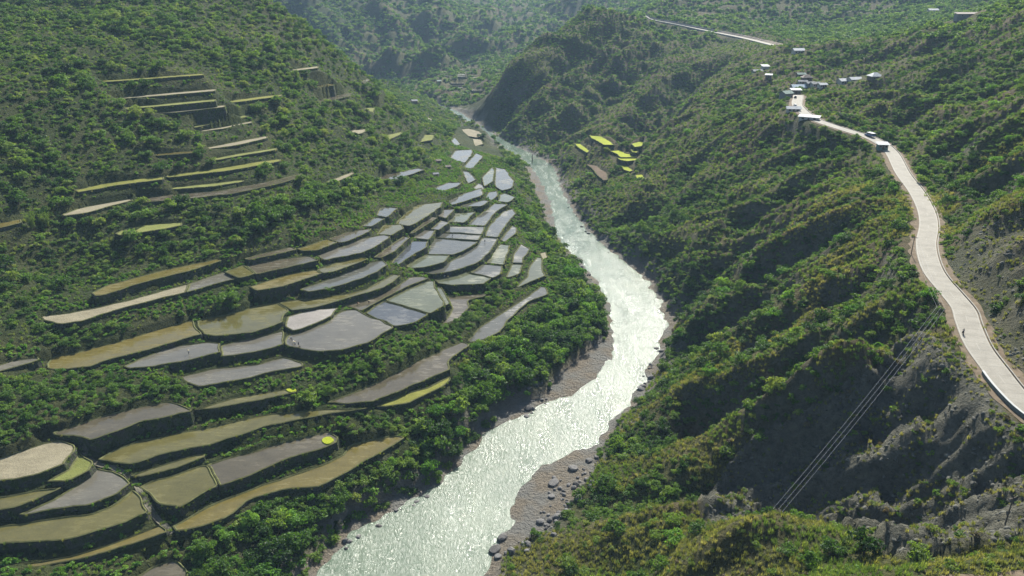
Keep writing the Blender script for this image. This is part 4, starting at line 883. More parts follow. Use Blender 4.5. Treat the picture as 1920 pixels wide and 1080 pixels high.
def house(px, py, L, W, H, kind, roofm, wallm, rz, label, name='house'):
    L *= 0.8; W *= 0.8; H *= 0.9
    x, y, z = ground_hit(px, py); z = float(min(height(x+dx*L*0.45, y+dy*W*0.45) for dx in (-1, 0, 1) for dy in (-1, 0, 1)))+0.6
    zt = float(height(x, y)); z = max(z, zt-1.2)
    e = empty(name, (x, y, z), rz); tag(e, label, 'house' if name == 'house' else name.replace('_', ' '), 'roadside village houses')
    a, b = L/2, W/2; rise = {'gable': 0.24*W, 'hip': 0.30*W, 'shed': 0.12*W}[kind]
    def wall(bm):
        boxmesh(bm, -a, a, -b, b, -3.0, H)
        if kind == 'gable':
            v = [bm.verts.new(p) for p in ((-a, -b, H), (-a, b, H), (-a, 0, H+rise*0.92), (a, -b, H), (a, b, H), (a, 0, H+rise*0.92))]
            bm.faces.new(v[:3]); bm.faces.new(v[3:])
    bmobj('wall', wall, wallm, e)
    o = 0.7; t = 0.1
    def roof(bm):
        A, Bq = a+o, b+o; dz = rise*o/b
        if kind == 'gable': top = [(-A, -Bq, H-dz), (A, -Bq, H-dz), (A, 0, H+rise), (-A, 0, H+rise), (-A, Bq, H-dz), (A, Bq, H-dz)]; fs = [(0, 1, 2, 3), (3, 2, 5, 4)]
        elif kind == 'hip': k = max(0.3, a-b*0.8); top = [(-A, -Bq, H-dz), (A, -Bq, H-dz), (A, Bq, H-dz), (-A, Bq, H-dz), (-k, 0, H+rise), (k, 0, H+rise)]; fs = [(0, 1, 5, 4), (2, 3, 4, 5), (1, 2, 5), (3, 0, 4)]
        else: top = [(-A, -Bq, H), (A, -Bq, H), (A, Bq, H+2*rise), (-A, Bq, H+2*rise)]; fs = [(0, 1, 2, 3)]
        up_ = [bm.verts.new((p[0], p[1], p[2]+0.12)) for p in top]; dn = [bm.verts.new((p[0], p[1], p[2]+0.12-t)) for p in top]
        for q in fs: bm.faces.new([up_[i] for i in q]); bm.faces.new([dn[i] for i in q[::-1]])
        bm.verts.ensure_lookup_table()
        for ed in [ed for ed in bm.edges if ed.is_boundary and all(v in up_ for v in ed.verts)]:
            i, j = [up_.index(v) for v in ed.verts]; bm.faces.new((up_[i], up_[j], dn[j], dn[i]))
    bmobj('roof', roof, roofm, e)
    bmobj('door', lambda bm: boxmesh(bm, -0.5, 0.5, -b-0.06, -b+0.02, 0.0, min(2.0, H-0.2)), M['door'], e)
    for s in (-0.6, 0.6):
        w_ = bmobj('window', lambda bm: boxmesh(bm, a*s-0.75, a*s+0.75, -b-0.05, -b+0.02, 0.8, min(2.0, H-0.15)), M['plaster'] if wallm is not M['plaster'] else M['board'], e)
        bmobj('pane', lambda bm: boxmesh(bm, a*s-0.62, a*s+0.62, -b-0.08, -b-0.03, 0.93, min(1.87, H-0.28)), M['pane'], w_)
    KEEP_OUT.append((x, y, max(L, W)*0.75+1.0)); FRONT.append((x, y, max(L, W)))
    return e
KEEP_OUT = []; FRONT = []
HOUSES = [(1495,170,12,8,4.2,'gable','roof_blue','block',0.05,'largest village house with pale blue-white roof'),
 (1491,177,8,4.5,3.0,'shed','roof_white','board',-0.05,'open-fronted shop with white awning roof facing the road'),
 (1473,183,9,7,4.5,'gable','roof_green','block',0.5,'dark house with blue-green roof left of the white shop'),
 (1517,224,14,4.5,2.6,'shed','roof_white','plaster',-0.55,'long white-roofed shed beside the road below the village'),
 (1487,208,10,5.5,2.5,'gable','roof_white','plaster',-0.15,'low white-roofed building at the road bend'),
 (1580,155,10,7,3.0,'gable','roof_white','plaster',0.35,'white-roofed house on the slope, left of its white neighbour'),
 (1602,152,11,7,3.0,'gable','roof_white','plaster',0.2,'white-roofed house on the slope, right of its white neighbour'),
 (1640,147,10,9,3.2,'hip','roof_white','board',0.1,'pyramid-roofed house highest on the slope above the road'),
 (1419,136,10,6,3.0,'gable','roof_grey','block',0.2,'grey-roofed house at the far left of the village'),
 (1434,131,7,6,4.5,'shed','roof_white','plaster',0.1,'pale tall house behind the far left grey roof'),
 (1441,145,6,4,2.6,'shed','roof_white','board',-0.4,'small white-roofed hut below the pale tall house'),
 (1512,151,9,7,3.0,'hip','roof_rust','board',0.0,'brown-roofed house behind the pale blue-roofed one'),
 (1501,144,8,5,3.0,'gable','roof_green','board',0.1,'green-roofed house at the back of the village'),
 (1504,157,8,4,2.6,'gable','roof_grey','block',0.0,'small grey-roofed shack just above the blue-white roof'),
 (1518,160,8,5,2.8,'gable','roof_grey','block',0.3,'grey-roofed house touching the lilac-grey one'),
 (1528,160,9,5,2.8,'gable','roof_grey','plaster',0.35,'lilac-grey roofed house at the right of the village'),
 (1541,163,7,5,2.6,'gable','roof_white','plaster',0.2,'pale roof half hidden in bushes right of the village'),
 (1653,281,6.0,4.2,2.6,'shed','roof_white','roof_green',-0.1,'roadside shed with bright white roof and green wall'),
 (1496,98,12,8,3.5,'gable','roof_white','plaster',0.1,'white-roofed house beside the upper road'),
 (1748,24,15,9,4.0,'gable','roof_white','plaster',0.0,'large white roof high on the distant right hillside'),
 (1815,30,26,6,3.0,'shed','roof_rust','block',0.05,'long grey shed on the distant right hillside')]
for hd in HOUSES: house(hd[0], hd[1], hd[2], hd[3], hd[4], hd[5], M[hd[6]], M[hd[7]], hd[8], hd[9])
for (px, py, rm, lb) in ((817,331,'roof_grey','small hut with pale roof beside the far silver paddies'),(840,316,'roof_rust','small dark hut with brown roof among the far paddies'),(822,305,'roof_rust','small brown hut among bushes above the far paddies'),
                 (777,194,'roof_grey','lone pale-roofed hut on the shoulder below left hill'),(823,157,'roof_green','green-roofed hut at the foot of the far terraces')):
    s_ = 1.0 if py > 200 else 1.9
    house(px, py, 3.8*s_, 3.0*s_, 2.0*s_, 'gable', M[rm], M['board'], 0.4, lb, 'field_hut')

# vehicles --------------------------------------------------------------
M['tyre'] = simple('tyre', (0.02, 0.02, 0.02), 0.8, 0.1, 4.0); M['rim'] = simple('rim', (0.4, 0.4, 0.4), 0.4, 0.1, 4.0, 0.5); M['lamp'] = simple('lamp_glass', (0.7, 0.68, 0.6), 0.2, 0.05, 2.0, 0.5)
def paint(name, c): return simple('paint_'+name, c, 0.3, 0.06, 2.0, 0.5)
def wheels(e, xs, hw, r):
    for x in xs:
        for s in (-1, 1):
            w_ = bmobj('wheel', lambda bm: cyl(bm, (x, s*(hw-0.22), r), (x, s*hw, r), r, r, 14), M['tyre'], e)
            bmobj('rim', lambda bm: cyl(bm, (x, s*(hw-0.02), r), (x, s*(hw+0.02), r), r*0.55, r*0.5, 10), M['rim'], w_)
def profile(bm, pts, hw, inset_=0.0):
    a = [bm.verts.new((x, -hw+(inset_ if z > 1.0 else 0), z)) for x, z in pts]; b = [bm.verts.new((x, hw-(inset_ if z > 1.0 else 0), z)) for x, z in pts]; n = len(pts)
    for k in range(n): bm.faces.new((a[k], a[(k+1) % n], b[(k+1) % n], b[k]))
    bm.faces.new(a[::-1]); bm.faces.new(b)
def on_road(px, py, off):
    P = RP[np.argmin([(project(*p)[0]-px)**2+(project(*p)[1]-py)**2 for p in RP])]; k = int(np.argmin(np.linalg.norm(RP-P, axis=1)))
    t = RP[min(k+1, len(RP)-1), :2]-RP[max(k-1, 0), :2]; t /= np.linalg.norm(t); nn = np.array([-t[1], t[0]]); q = P[:2]+nn*off
    return (q[0], q[1], P[2]+0.16), math.atan2(t[1], t[0])
def jeepney(px, py, off):
    loc, a = on_road(px, py, off); e = empty('jeepney', loc, a); tag(e, 'white and blue long-bodied jeepney driving on the road near the roadside shed', 'jeepney')
    bmobj('body', lambda bm: profile(bm, [(-3.2, 0.45), (3.1, 0.45), (3.15, 1.05), (1.9, 1.2), (1.6, 1.25), (-3.2, 1.25)], 0.98), paint('blue', (0.08, 0.14, 0.28)), e, bevel=0.05)
    bmobj('passenger_box', lambda bm: profile(bm, [(-3.15, 1.25), (1.55, 1.25), (1.2, 1.95), (-3.15, 1.95)], 0.94), M['pane'], e)
    bmobj('roof', lambda bm: boxmesh(bm, -3.3, 1.5, -1.02, 1.02, 1.95, 2.12), paint('white', (0.75, 0.76, 0.76)), e, bevel=0.05)
    bmobj('roof_rack', lambda bm: [cyl(bm, (-3.1, s, 2.3), (1.2, s, 2.3), 0.03, 0.03, 6) for s in (-0.85, 0.85)], M['rim'], e)
    bmobj('bumper', lambda bm: boxmesh(bm, 3.1, 3.3, -0.95, 0.95, 0.45, 0.65), M['rim'], e)
    for s in (-0.7, 0.7): bmobj('headlight', lambda bm: cyl(bm, (3.1, s, 0.9), (3.2, s, 0.9), 0.12, 0.12, 10), M['lamp'], e)
    for x in (-2.6, -1.6, -0.6, 0.4, 1.45):
        bmobj('window_post', lambda bm: [boxmesh(bm, x-0.06, x+0.06, s*0.95-0.04, s*0.95+0.04, 1.25, 1.95) for s in (-1, 1)], paint('white2', (0.6, 0.62, 0.64)), e)
    wheels(e, (-2.1, 2.2), 1.0, 0.42)
jeepney(1628, 255, -1.6)
def car(loc, a, c, label):
    e = empty('parked_car', loc, a); tag(e, label, 'car', 'cars parked in the village')
    bmobj('body', lambda bm: profile(bm, [(-2.1, 0.35), (2.1, 0.35), (2.15, 0.8), (1.2, 0.95), (-2.1, 0.98)], 0.86), paint('car', c), e, bevel=0.06)
    bmobj('cabin', lambda bm: profile(bm, [(-1.95, 0.95), (1.1, 0.95), (0.4, 1.5), (-1.7, 1.52)], 0.78, 0.1), paint('car2', c), e, bevel=0.04)
    bmobj('side_window', lambda bm: profile(bm, [(-1.6, 1.02), (0.75, 1.02), (0.35, 1.42), (-1.5, 1.42)], 0.79, 0.09), M['pane'], e)
    bmobj('windscreen', lambda bm: boxmesh(bm, 0.55, 0.85, -0.62, 0.62, 1.02, 1.36), M['pane'], e)
    for s in (-0.6, 0.6): bmobj('headlight', lambda bm: cyl(bm, (2.1, s, 0.68), (2.18, s, 0.68), 0.1, 0.1, 8), M['lamp'], e)
    wheels(e, (-1.3, 1.35), 0.86, 0.33)
l1, a1 = on_road(1499, 185, 1.7); car(l1, a1, (0.03, 0.03, 0.035), 'dark car parked at the shop end of the road')
l2, a2 = on_road(1500, 197, 1.9); car(l2, a2, (0.35, 0.35, 0.34), 'grey car parked just below the dark one')

# people ---------------------------------------------------------------
M['skin'] = simple('skin', (0.22, 0.12, 0.075), 0.6, 0.05, 3.0); M['hair'] = simple('hair', (0.015, 0.012, 0.01), 0.6, 0.1, 5.0); M['straw'] = simple('straw_hat', (0.45, 0.37, 0.2), 0.85, 0.15, 6.0)
SHIRTS = [simple('shirt_%d' % i, c_, 0.85, 0.1, 3.0) for i, c_ in enumerate(((0.03, 0.035, 0.05), (0.5, 0.5, 0.48), (0.05, 0.06, 0.14), (0.22, 0.05, 0.05), (0.10, 0.10, 0.08)))]
M['trouser'] = simple('trousers', (0.03, 0.03, 0.035), 0.9, 0.15, 3.0)
def figure(pose):
    """one skinned body: joints as vertices, radii per joint"""
    if pose == 'stoop':
        J = dict(pelvis=(0, 0, .88), spine=(.22, 0, .98), chest=(.42, 0, .93), neck=(.56, 0, .88), head=(.66, 0, .84), top=(.76, 0, .82), shl=(.45, .17, .92), ell=(.50, .22, .66), hal=(.58, .18, .42), hnl=(.62, .17, .33), shr=(.45, -.17, .92), elr=(.52, -.21, .64), har=(.62, -.14, .40), hnr=(.66, -.12, .31))
    elif pose == 'ride':
        J = dict(pelvis=(0, 0, .82), spine=(.05, 0, 1.02), chest=(.10, 0, 1.22), neck=(.13, 0, 1.38), head=(.16, 0, 1.50), top=(.17, 0, 1.62), shl=(.10, .19, 1.30), ell=(.26, .26, 1.10), hal=(.48, .27, 1.05), hnl=(.55, .27, 1.05), shr=(.10, -.19, 1.30), elr=(.26, -.26, 1.10), har=(.48, -.27, 1.05), hnr=(.55, -.27, 1.05))
    else:
        J = dict(pelvis=(0, 0, .90), spine=(.02, 0, 1.10), chest=(.02, 0, 1.30), neck=(.03, 0, 1.44), head=(.05, 0, 1.55), top=(.05, 0, 1.66), shl=(.02, .19, 1.36), ell=(.04, .25, 1.10), hal=(.14, .24, .90), hnl=(.18, .23, .82), shr=(.02, -.19, 1.36), elr=(.06, -.26, 1.10), har=(.18, -.22, .94), hnr=(.23, -.20, .88))
    if pose == 'ride': J.update(hil=(.02, .1, .80), knl=(.40, .17, .72), anl=(.30, .18, .32), tol=(.46, .18, .28), hir=(.02, -.1, .80), knr=(.40, -.17, .72), anr=(.30, -.18, .32), tor=(.46, -.18, .28))
    else: J.update(hil=(0, .1, .84), knl=(.06, .14, .46), anl=(-.02, .16, .06), tol=(.14, .17, .03), hir=(0, -.1, .84), knr=(.10, -.13, .46), anr=(.04, -.15, .06), tor=(.20, -.16, .03))
    R = dict(pelvis=.145, spine=.13, chest=.145, neck=.06, head=.10, top=.08, shl=.07, ell=.05, hal=.035, hnl=.04, shr=.07, elr=.05, har=.035, hnr=.04, hil=.10, knl=.065, anl=.045, tol=.04, hir=.10, knr=.065, anr=.045, tor=.04)
    E = [('pelvis', 'spine'), ('spine', 'chest'), ('chest', 'neck'), ('neck', 'head'), ('head', 'top'), ('chest', 'shl'), ('shl', 'ell'), ('ell', 'hal'), ('hal', 'hnl'), ('chest', 'shr'), ('shr', 'elr'), ('elr', 'har'), ('har', 'hnr'), ('pelvis', 'hil'), ('hil', 'knl'), ('knl', 'anl'), ('anl', 'tol'), ('pelvis', 'hir'), ('hir', 'knr'), ('knr', 'anr'), ('anr', 'tor')]
    K = list(J); m = bpy.data.meshes.new('skeleton'); m.from_pydata([J[k] for k in K], [(K.index(a), K.index(b)) for a, b in E], [])
    o = bpy.data.objects.new('skeleton', m); COL.objects.link(o); o.modifiers.new('skin', 'SKIN'); sv = m.skin_vertices[0].data
    for i, k in enumerate(K): sv[i].radius = (R[k], R[k])
    sv[0].use_root = True; sub = o.modifiers.new('sub', 'SUBSURF'); sub.levels = 1
    dg = bpy.context.evaluated_depsgraph_get(); me = bpy.data.meshes.new_from_object(o.evaluated_get(dg)); bpy.data.objects.remove(o)
    hd = Vector(J['head']); hands = [Vector(J['hnl']), Vector(J['hnr'])]
    me.materials.clear()
    for mt in (M['skin'], SHIRTS[0], M['trouser']): me.materials.append(mt)
    low = min(J['pelvis'][2]-0.02, 0.86)
    for pl in me.polygons:
        cc = pl.center; idx_ = 1
        if (cc-hd).length < 0.17 or min((cc-q).length for q in hands) < 0.13: idx_ = 0
        elif cc.z < low and cc.x < 0.34 and not (pose != 'ride' and abs(cc.y) > 0.2 and cc.z > 0.6): idx_ = 2 if cc.z > 0.25 or pose == 'ride' else 0
        pl.material_index = idx_; pl.use_smooth = True
    return me, hd
FIG = {k: figure(k) for k in ('stoop', 'stand', 'ride')}
def person(loc, rz, pose, shirt, label, hat=True, group=None):
    e = empty('person', loc, rz); tag(e, label, 'person', group)
    me, hd = FIG[pose]; b = obj('body', me, e); b.data = me.copy(); b.data.materials[1] = SHIRTS[shirt]
    def hatm(bm):
        cyl(bm, hd+Vector((0.02, 0, 0.05)), hd+Vector((0.02, 0, 0.08)), 0.26, 0.25, 14); cyl(bm, hd+Vector((0.02, 0, 0.08)), hd+Vector((0.02, 0, 0.2)), 0.13, 0.09, 12)
    if hat: bmobj('straw_hat', hatm, M['straw'], e)
    else: bmobj('hair', lambda bm: bmesh.ops.create_icosphere(bm, subdivisions=2, radius=0.118, matrix=Matrix.Translation(hd+Vector((-0.01, 0, 0.05)))), M['hair'], e)
    return e
WORK = [(545,637,'stoop',0,1,'stooping worker in dark shirt, first from left in the row'),(548,640,'stand',0,0,'standing dark-clothed worker, second from left in the row'),(550.5,643,'stoop',1,1,'stooping worker in white shirt, third in the row'),
 (553.5,648,'stand',1,1,'standing worker in white shirt in the middle of the row'),(560,649,'stand',0,0,'dark-clothed worker apart at the right of the row'),(563,652,'stoop',4,1,'stooping worker in olive shirt at the right end of the row'),
 (354,664,'stand',1,1,'lone worker in white shirt in the pale grey paddy'),(909,455,'stand',0,0,'dark-clothed worker in the long bright lilac paddy'),(840,524,'stand',4,1,'worker in olive shirt standing above the double wall'),
 (835,520,'stoop',1,1,'stooping worker in white shirt above the double wall'),(848,443,'stoop',0,0,'worker alone on the triple silver paddy'),(671,571,'stoop',3,1,'stooping worker in red shirt on the curved brown paddy'),(692,570,'stand',0,1,'dark-shirted worker standing on the curved brown paddy')]
for px, py, ps, sh, ht, lb in WORK:
    z = pad_at(px, py)
    x, y, z = at_z(px, py, z) if z is not None else ground_hit(px, py)
    person((x, y, z-0.02), random.uniform(-2.6, -0.5), ps, sh, lb, bool(ht), 'workers in the paddies')
# motorcycle with its rider
loc, a = on_road(1796, 640, 2.3); e = empty('motorcycle', loc, a); tag(e, 'small dark motorcycle with a rider on the near road bend', 'motorcycle')
bmobj('frame', lambda bm: (cyl(bm, (-.5, 0, .45), (.35, 0, .75), .05, .05), cyl(bm, (.62, 0, .3), (.42, 0, 1.0), .035, .035), boxmesh(bm, -.25, .2, -.12, .12, .3, .6)), M['tyre'], e)
bmobj('seat', lambda bm: boxmesh(bm, -.6, .15, -.13, .13, .70, .80), M['pane'], e, bevel=0.03); bmobj('fuel_tank', lambda bm: boxmesh(bm, .1, .42, -.12, .12, .66, .88), paint('red', (0.25, 0.02, 0.02)), e, bevel=0.04)
bmobj('handlebar', lambda bm: cyl(bm, (.42, -.33, 1.02), (.42, .33, 1.02), .02, .02), M['rim'], e)
for x in (-.62, .64):
    w_ = bmobj('wheel', lambda bm: cyl(bm, (x, -.05, .3), (x, .05, .3), .3, .3, 16), M['tyre'], e); bmobj('rim', lambda bm: cyl(bm, (x, -.055, .3), (x, .055, .3), .18, .18, 12), M['rim'], w_)
person((loc[0]-0.15*math.cos(a), loc[1]-0.15*math.sin(a), loc[2]), a, 'ride', 0, 'rider in dark clothes sitting on the motorcycle', False)

# poles and cables -------------------------------------------------------
M['pole'] = simple('weathered_pole', (0.09, 0.075, 0.06), 0.9, 0.25, 3.0); M['cable'] = simple('aluminium_cable', (0.38, 0.38, 0.37), 0.5, 0.1, 2.0, 0.5); M['ceramic'] = simple('insulator', (0.5, 0.48, 0.45), 0.3, 0.1, 2.0, 0.5)
def pole(x, y, z, H, rz, label):
    e = empty('utility_pole', (x, y, z-0.5), rz); tag(e, label, 'utility pole', 'poles of the power line')
    bmobj('post', lambda bm: cyl(bm, (0, 0, 0), (0, 0, H+0.5), 0.15, 0.10, 10), M['pole'], e)
    bmobj('crossarm', lambda bm: boxmesh(bm, -1.1, 1.1, -0.06, 0.06, H-0.15, H), M['pole'], e)
    for s in (-1, 0, 1): bmobj('insulator', lambda bm: cyl(bm, (s, 0, H), (s, 0, H+0.22), 0.06, 0.04, 8), M['ceramic'], e)
    KEEP_OUT.append((x, y, 1.2)); return [Vector((x+s*math.cos(rz), y+s*math.sin(rz), z-0.5+H+0.2)) for s in (-1, 0, 1)]
p1 = ground_hit(1754, 621); A1 = pole(*p1, 7.2, -0.67, 'dark utility pole on the grassy spur beside the road bend')
qx, qy, qz = at_F(1448, 1022, 137.0); qg = float(height(qx, qy)); A2 = pole(qx, qy, qg, max(4.0, qz-qg), -0.67, 'utility pole behind the near grassy rise at the lower right')
p3 = ground_hit(1884, 985); A3 = pole(*p3, 6.5, 0.4, 'thin dark pole standing in the rocky gully, far lower right')
p0 = ground_hit(1708, 478); A0 = pole(*p0, 6.5, -0.3, 'small utility pole at the road edge above the near bend')
def cable(a, b, sag, label, r=0.032):
    pts = [a.lerp(b, t/24)-Vector((0, 0, 4*sag*(t/24)*(1-t/24))) for t in range(25)]
    def fn(bm):
        prev = None
        for i, p in enumerate(pts):
            d = (pts[min(i+1, 24)]-pts[max(i-1, 0)]).normalized(); x = d.cross(Vector((0, 0, 1))).normalized(); y = d.cross(x)
            rg = [bm.verts.new(p+r*(x*math.cos(k*math.pi/2)+y*math.sin(k*math.pi/2))) for k in range(4)]
            if prev:
                for k in range(4): bm.faces.new((prev[k], prev[(k+1) % 4], rg[(k+1) % 4], rg[k]))
            prev = rg
    tag(bmobj('power_cable', fn, M['cable']), label, 'cable', 'cables of the power line')
for i, nm in enumerate(('left', 'middle', 'right')):
    cable(A1[i], A2[i], 1.2, nm+' cable of the three slanting across the dark gully')
    cable(A0[i], A1[i], 0.8, nm+' cable of the three beside the near road bend', 0.015)
# parapet on the valley side of the road
k0 = [i for i, p in enumerate(RP) if 700 < project(*p)[1] < 830 and p[1] < 190]
seg = RP[min(k0):max(k0)+1]; v, q = slab(seg, HW+0.25, HW+0.65, -3.5, 0.9)
par = tag(obj('parapet_wall', facing_up(mesh('parapet_wall', v, q, simple('parapet_stone', (0.14, 0.16, 0.14), 0.9, 0.25, 1.5)))), 'low grey-green wall along the valley side of the near road', 'wall')
v, q = slab(seg, HW+0.18, HW+0.72, 0.9, 1.02); obj('coping', facing_up(mesh('coping', v, q, simple('coping_white', (0.38, 0.39, 0.37), 0.8, 0.1, 1.0))), par)
# footbridge
fa = Vector(at_z(998, 296, 4.5)); fb = Vector(at_z(1047, 299, 4.5)); dirb = (fb-fa).normalized(); sideb = dirb.cross(Vector((0, 0, 1))).normalized()
e = empty('footbridge', fa); tag(e, 'thin hanging footbridge crossing the river beyond the fields', 'footbridge'); Lb = (fb-fa).length
def loc_(t, s, z): return dirb*(Lb*t)+sideb*s+Vector((0, 0, z-3.0*t*(1-t)))
for i in range(16):
    t0, t1 = i/16+0.006, (i+1)/16-0.006
    def pl(bm):
        vv = [bm.verts.new(loc_(t, s, zz)) for zz in (0, 0.12) for t, s in ((t0, -.7), (t1, -.7), (t1, .7), (t0, .7))]
        for qd in ((3, 2, 1, 0), (4, 5, 6, 7), (0, 1, 5, 4), (1, 2, 6, 5), (2, 3, 7, 6), (3, 0, 4, 7)): bm.faces.new([vv[j] for j in qd])
    bmobj('plank', pl, M['board'], e)
for s in (-.75, .75): bmobj('hand_cable', lambda bm: [cyl(bm, loc_(k/12, s, 1.2+1.6*abs(k/6-1)), loc_((k+1)/12, s, 1.2+1.6*abs((k+1)/6-1)), 0.05, 0.05, 5) for k in range(12)], M['cable'], e)
for t in (0, 1):
    for s in (-.8, .8): bmobj('tower_post', lambda bm: cyl(bm, loc_(t, s, -5), loc_(t, s, 3.0), 0.22, 0.18, 8), M['pole'], e)
# seedling beds
for lb, pts in BEDS:
    cx, cy = np.mean(pts, 0); z = pad_at(cx, cy) or pad_at(cx-6, cy+2) or hit(cx, cy)[2]
    P = np.array([at_z(a, b, z)[:2] for a, b in chaikin(pts, 1)]); c0 = P.mean(0)
    ar = np.sum(P[:, 0]*np.roll(P[:, 1], -1)-np.roll(P[:, 0], -1)*P[:, 1]); P = P if ar > 0 else P[::-1]
    e = empty('seedling_bed', (c0[0], c0[1], z)); tag(e, lb, 'seedling bed', 'seedling beds')
    v, q = ring(P-c0, -0.05, inset(P-c0, 0.15), 0.28); obj('bed_edge', mesh('bed_edge', v, q, M['p_neon']), e)
    S = inset(P-c0, 0.15); tri = tessellate_polygon([[Vector((a, b, 0)) for a, b in S]]); obj('seedlings', up_faces([(a, b, 0.28) for a, b in S], tri, M['p_neon']), e)
# stepped stone channel between the lower left paddies
CH = [(150,838),(180,872),(215,880),(250,904),(268,935),(285,962),(305,985),(322,1002)]
cp = smoothline([ground_hit(a, b) for a, b in CH], 5); V = []; Fq = []
P, t, nn = frame(cp)
for i in range(len(P)):
    for o in (-0.8, -0.35, 0.35, 0.8):
        xy = P[i, :2]+nn[i]*o; V.append((xy[0], xy[1], float(height(*xy))+(0.35 if abs(o) > 0.5 else 0.15)))
for i in range(len(P)-1):
    for k in range(3): Fq.append((4*i+k, 4*i+k+1, 4*i+k+5, 4*i+k+4))
tag(obj('stone_channel', up(mesh('stone_channel', V, Fq, simple('channel_stone', (0.095, 0.09, 0.065), 0.9, 0.3, 1.2, 0.2, 0.5)))), 'narrow stone channel running down between the lower left paddies', 'channel')

# boulders ---------------------------------------------------------------
def rock_mesh(seed, mat, sub=2, rough=0.28):
    bm = bmesh.new(); bmesh.ops.create_icosphere(bm, subdivisions=sub, radius=1.0); r = np.random.default_rng(seed)
    dirs = r.normal(0, 1, (9, 3)); dirs /= np.linalg.norm(dirs, axis=1)[:, None]; cut = r.uniform(0.55, 0.95, 9)
    for vv in bm.verts:
        p = np.array(vv.co)
        for d_, c_ in zip(dirs, cut):
            s_ = p@d_
            if s_ > c_: p = p-d_*(s_-c_)
        p = p*(1+r.normal(0, 0.035)); vv.co = (p[0]*1.15, p[1]*0.95, p[2]*0.75)
    m = bpy.data.meshes.new('boulder'); bm.to_mesh(m); bm.free(); m.materials.append(mat); return m
def rock_mat(name, a, b):
    m, n, out = new_mat(name); oi = n.nodes.new('ShaderNodeObjectInfo'); f = tex(n, 1.6, 7, 0.7)
    c_ = ramp(n, f, [(0.3, a), (0.7, b)]); hs = N(n, 'ShaderNodeHueSaturation'); n.links.new(c_, hs.inputs['Color'])
    mr = N(n, 'ShaderNodeMapRange'); n.links.new(oi.outputs['Random'], mr.inputs[0]); mr.inputs[3].default_value = 0.6; mr.inputs[4].default_value = 1.35; n.links.new(mr.outputs[0], hs.inputs['Value'])
    principled(n, out, hs.outputs[0], 0.85, 0.25, bump(n, f, 0.6, 0.4)); return m
M['rock'] = rock_mat('river_rock', (0.06, 0.06, 0.058), (0.17, 0.165, 0.155)); M['crag'] = rock_mat('crag_rock', (0.045, 0.047, 0.038), (0.15, 0.147, 0.12))
ROCKS = [rock_mesh(500+i, M['rock']) for i in range(5)]; CRAGS = [rock_mesh(520+i, M['crag'], 2) for i in range(4)]
RZ = [([(1040,890),(1120,850),(1130,880),(1110,920),(1075,985),(1020,1030),(950,1050),(930,1040),(990,1000),(1010,970)],95,'dark boulder beside the lower right gravel bar','boulders of the lower right bank',0.45,1.7),
      ([(985,735),(1035,715),(1030,760),(985,785)],26,'grey boulder at the lower end of left gravel bar','boulders below the left gravel bar',0.5,1.6),
      ([(1090,490),(1125,540),(1140,600),(1135,640),(1110,650),(1095,580),(1070,500)],60,'dark boulder on the rocky left bank at the river bend','boulders at the left river bend',0.5,1.8),
      ([(1065,385),(1110,435),(1160,470),(1150,480),(1100,445),(1050,395)],22,'grey boulder on the upstream right bank','boulders of the upstream right bank',0.5,1.5),
      ([(640,1010),(700,970),(840,905),(850,915),(720,985),(650,1040)],26,'boulder at the foot of the left bank wood','boulders below the left bank wood',0.4,1.3),
      ([(1240,600),(1256,625),(1210,730),(1190,760),(1200,720)],16,'dark rock at the foot of the right slope','rocks at the foot of the right slope',0.6,1.6)]
for poly, cnt, lb, gp, s0, s1 in RZ:
    a = np.array(poly); done = 0; tries = 0
    while done < cnt and tries < 4000:
        tries += 1; px, py = random.uniform(a[:, 0].min(), a[:, 0].max()), random.uniform(a[:, 1].min(), a[:, 1].max())
        if not inpoly(np.array([px]), np.array([py]), poly)[0]: continue
        x, y, _ = at_z(px, py, 1.0); z = float(height(x, y)); s_ = s0*(s1/s0)**(random.random()**2.6)
        if z > 6 or z < -1.0: continue
        o = obj('boulder', ROCKS[done % 5], None, (x, y, z+0.25*s_), random.uniform(0, 6.28), (s_, s_, s_*random.uniform(0.7, 1.1))); tag(o, lb, 'boulder', gp); done += 1
for px, py, s_, lb in ((942,1007,1.5,'round dark boulder standing in the water off the lower right bank'),(928,1030,1.6,'flat brown boulder breaking the water near the bottom edge'),(1104,865,1.3,'single dark boulder on the lower right gravel bar'),(1038,908,1.7,'large dark boulder at the top of the lower right boulder field')):
    x, y, _ = at_z(px, py, 0.4); tag(obj('boulder', ROCKS[int(px) % 5], None, (x, y, max(0.1, float(height(x, y))+0.3)), 1.0, (s_*1.2, s_, s_*0.8)), lb, 'boulder')
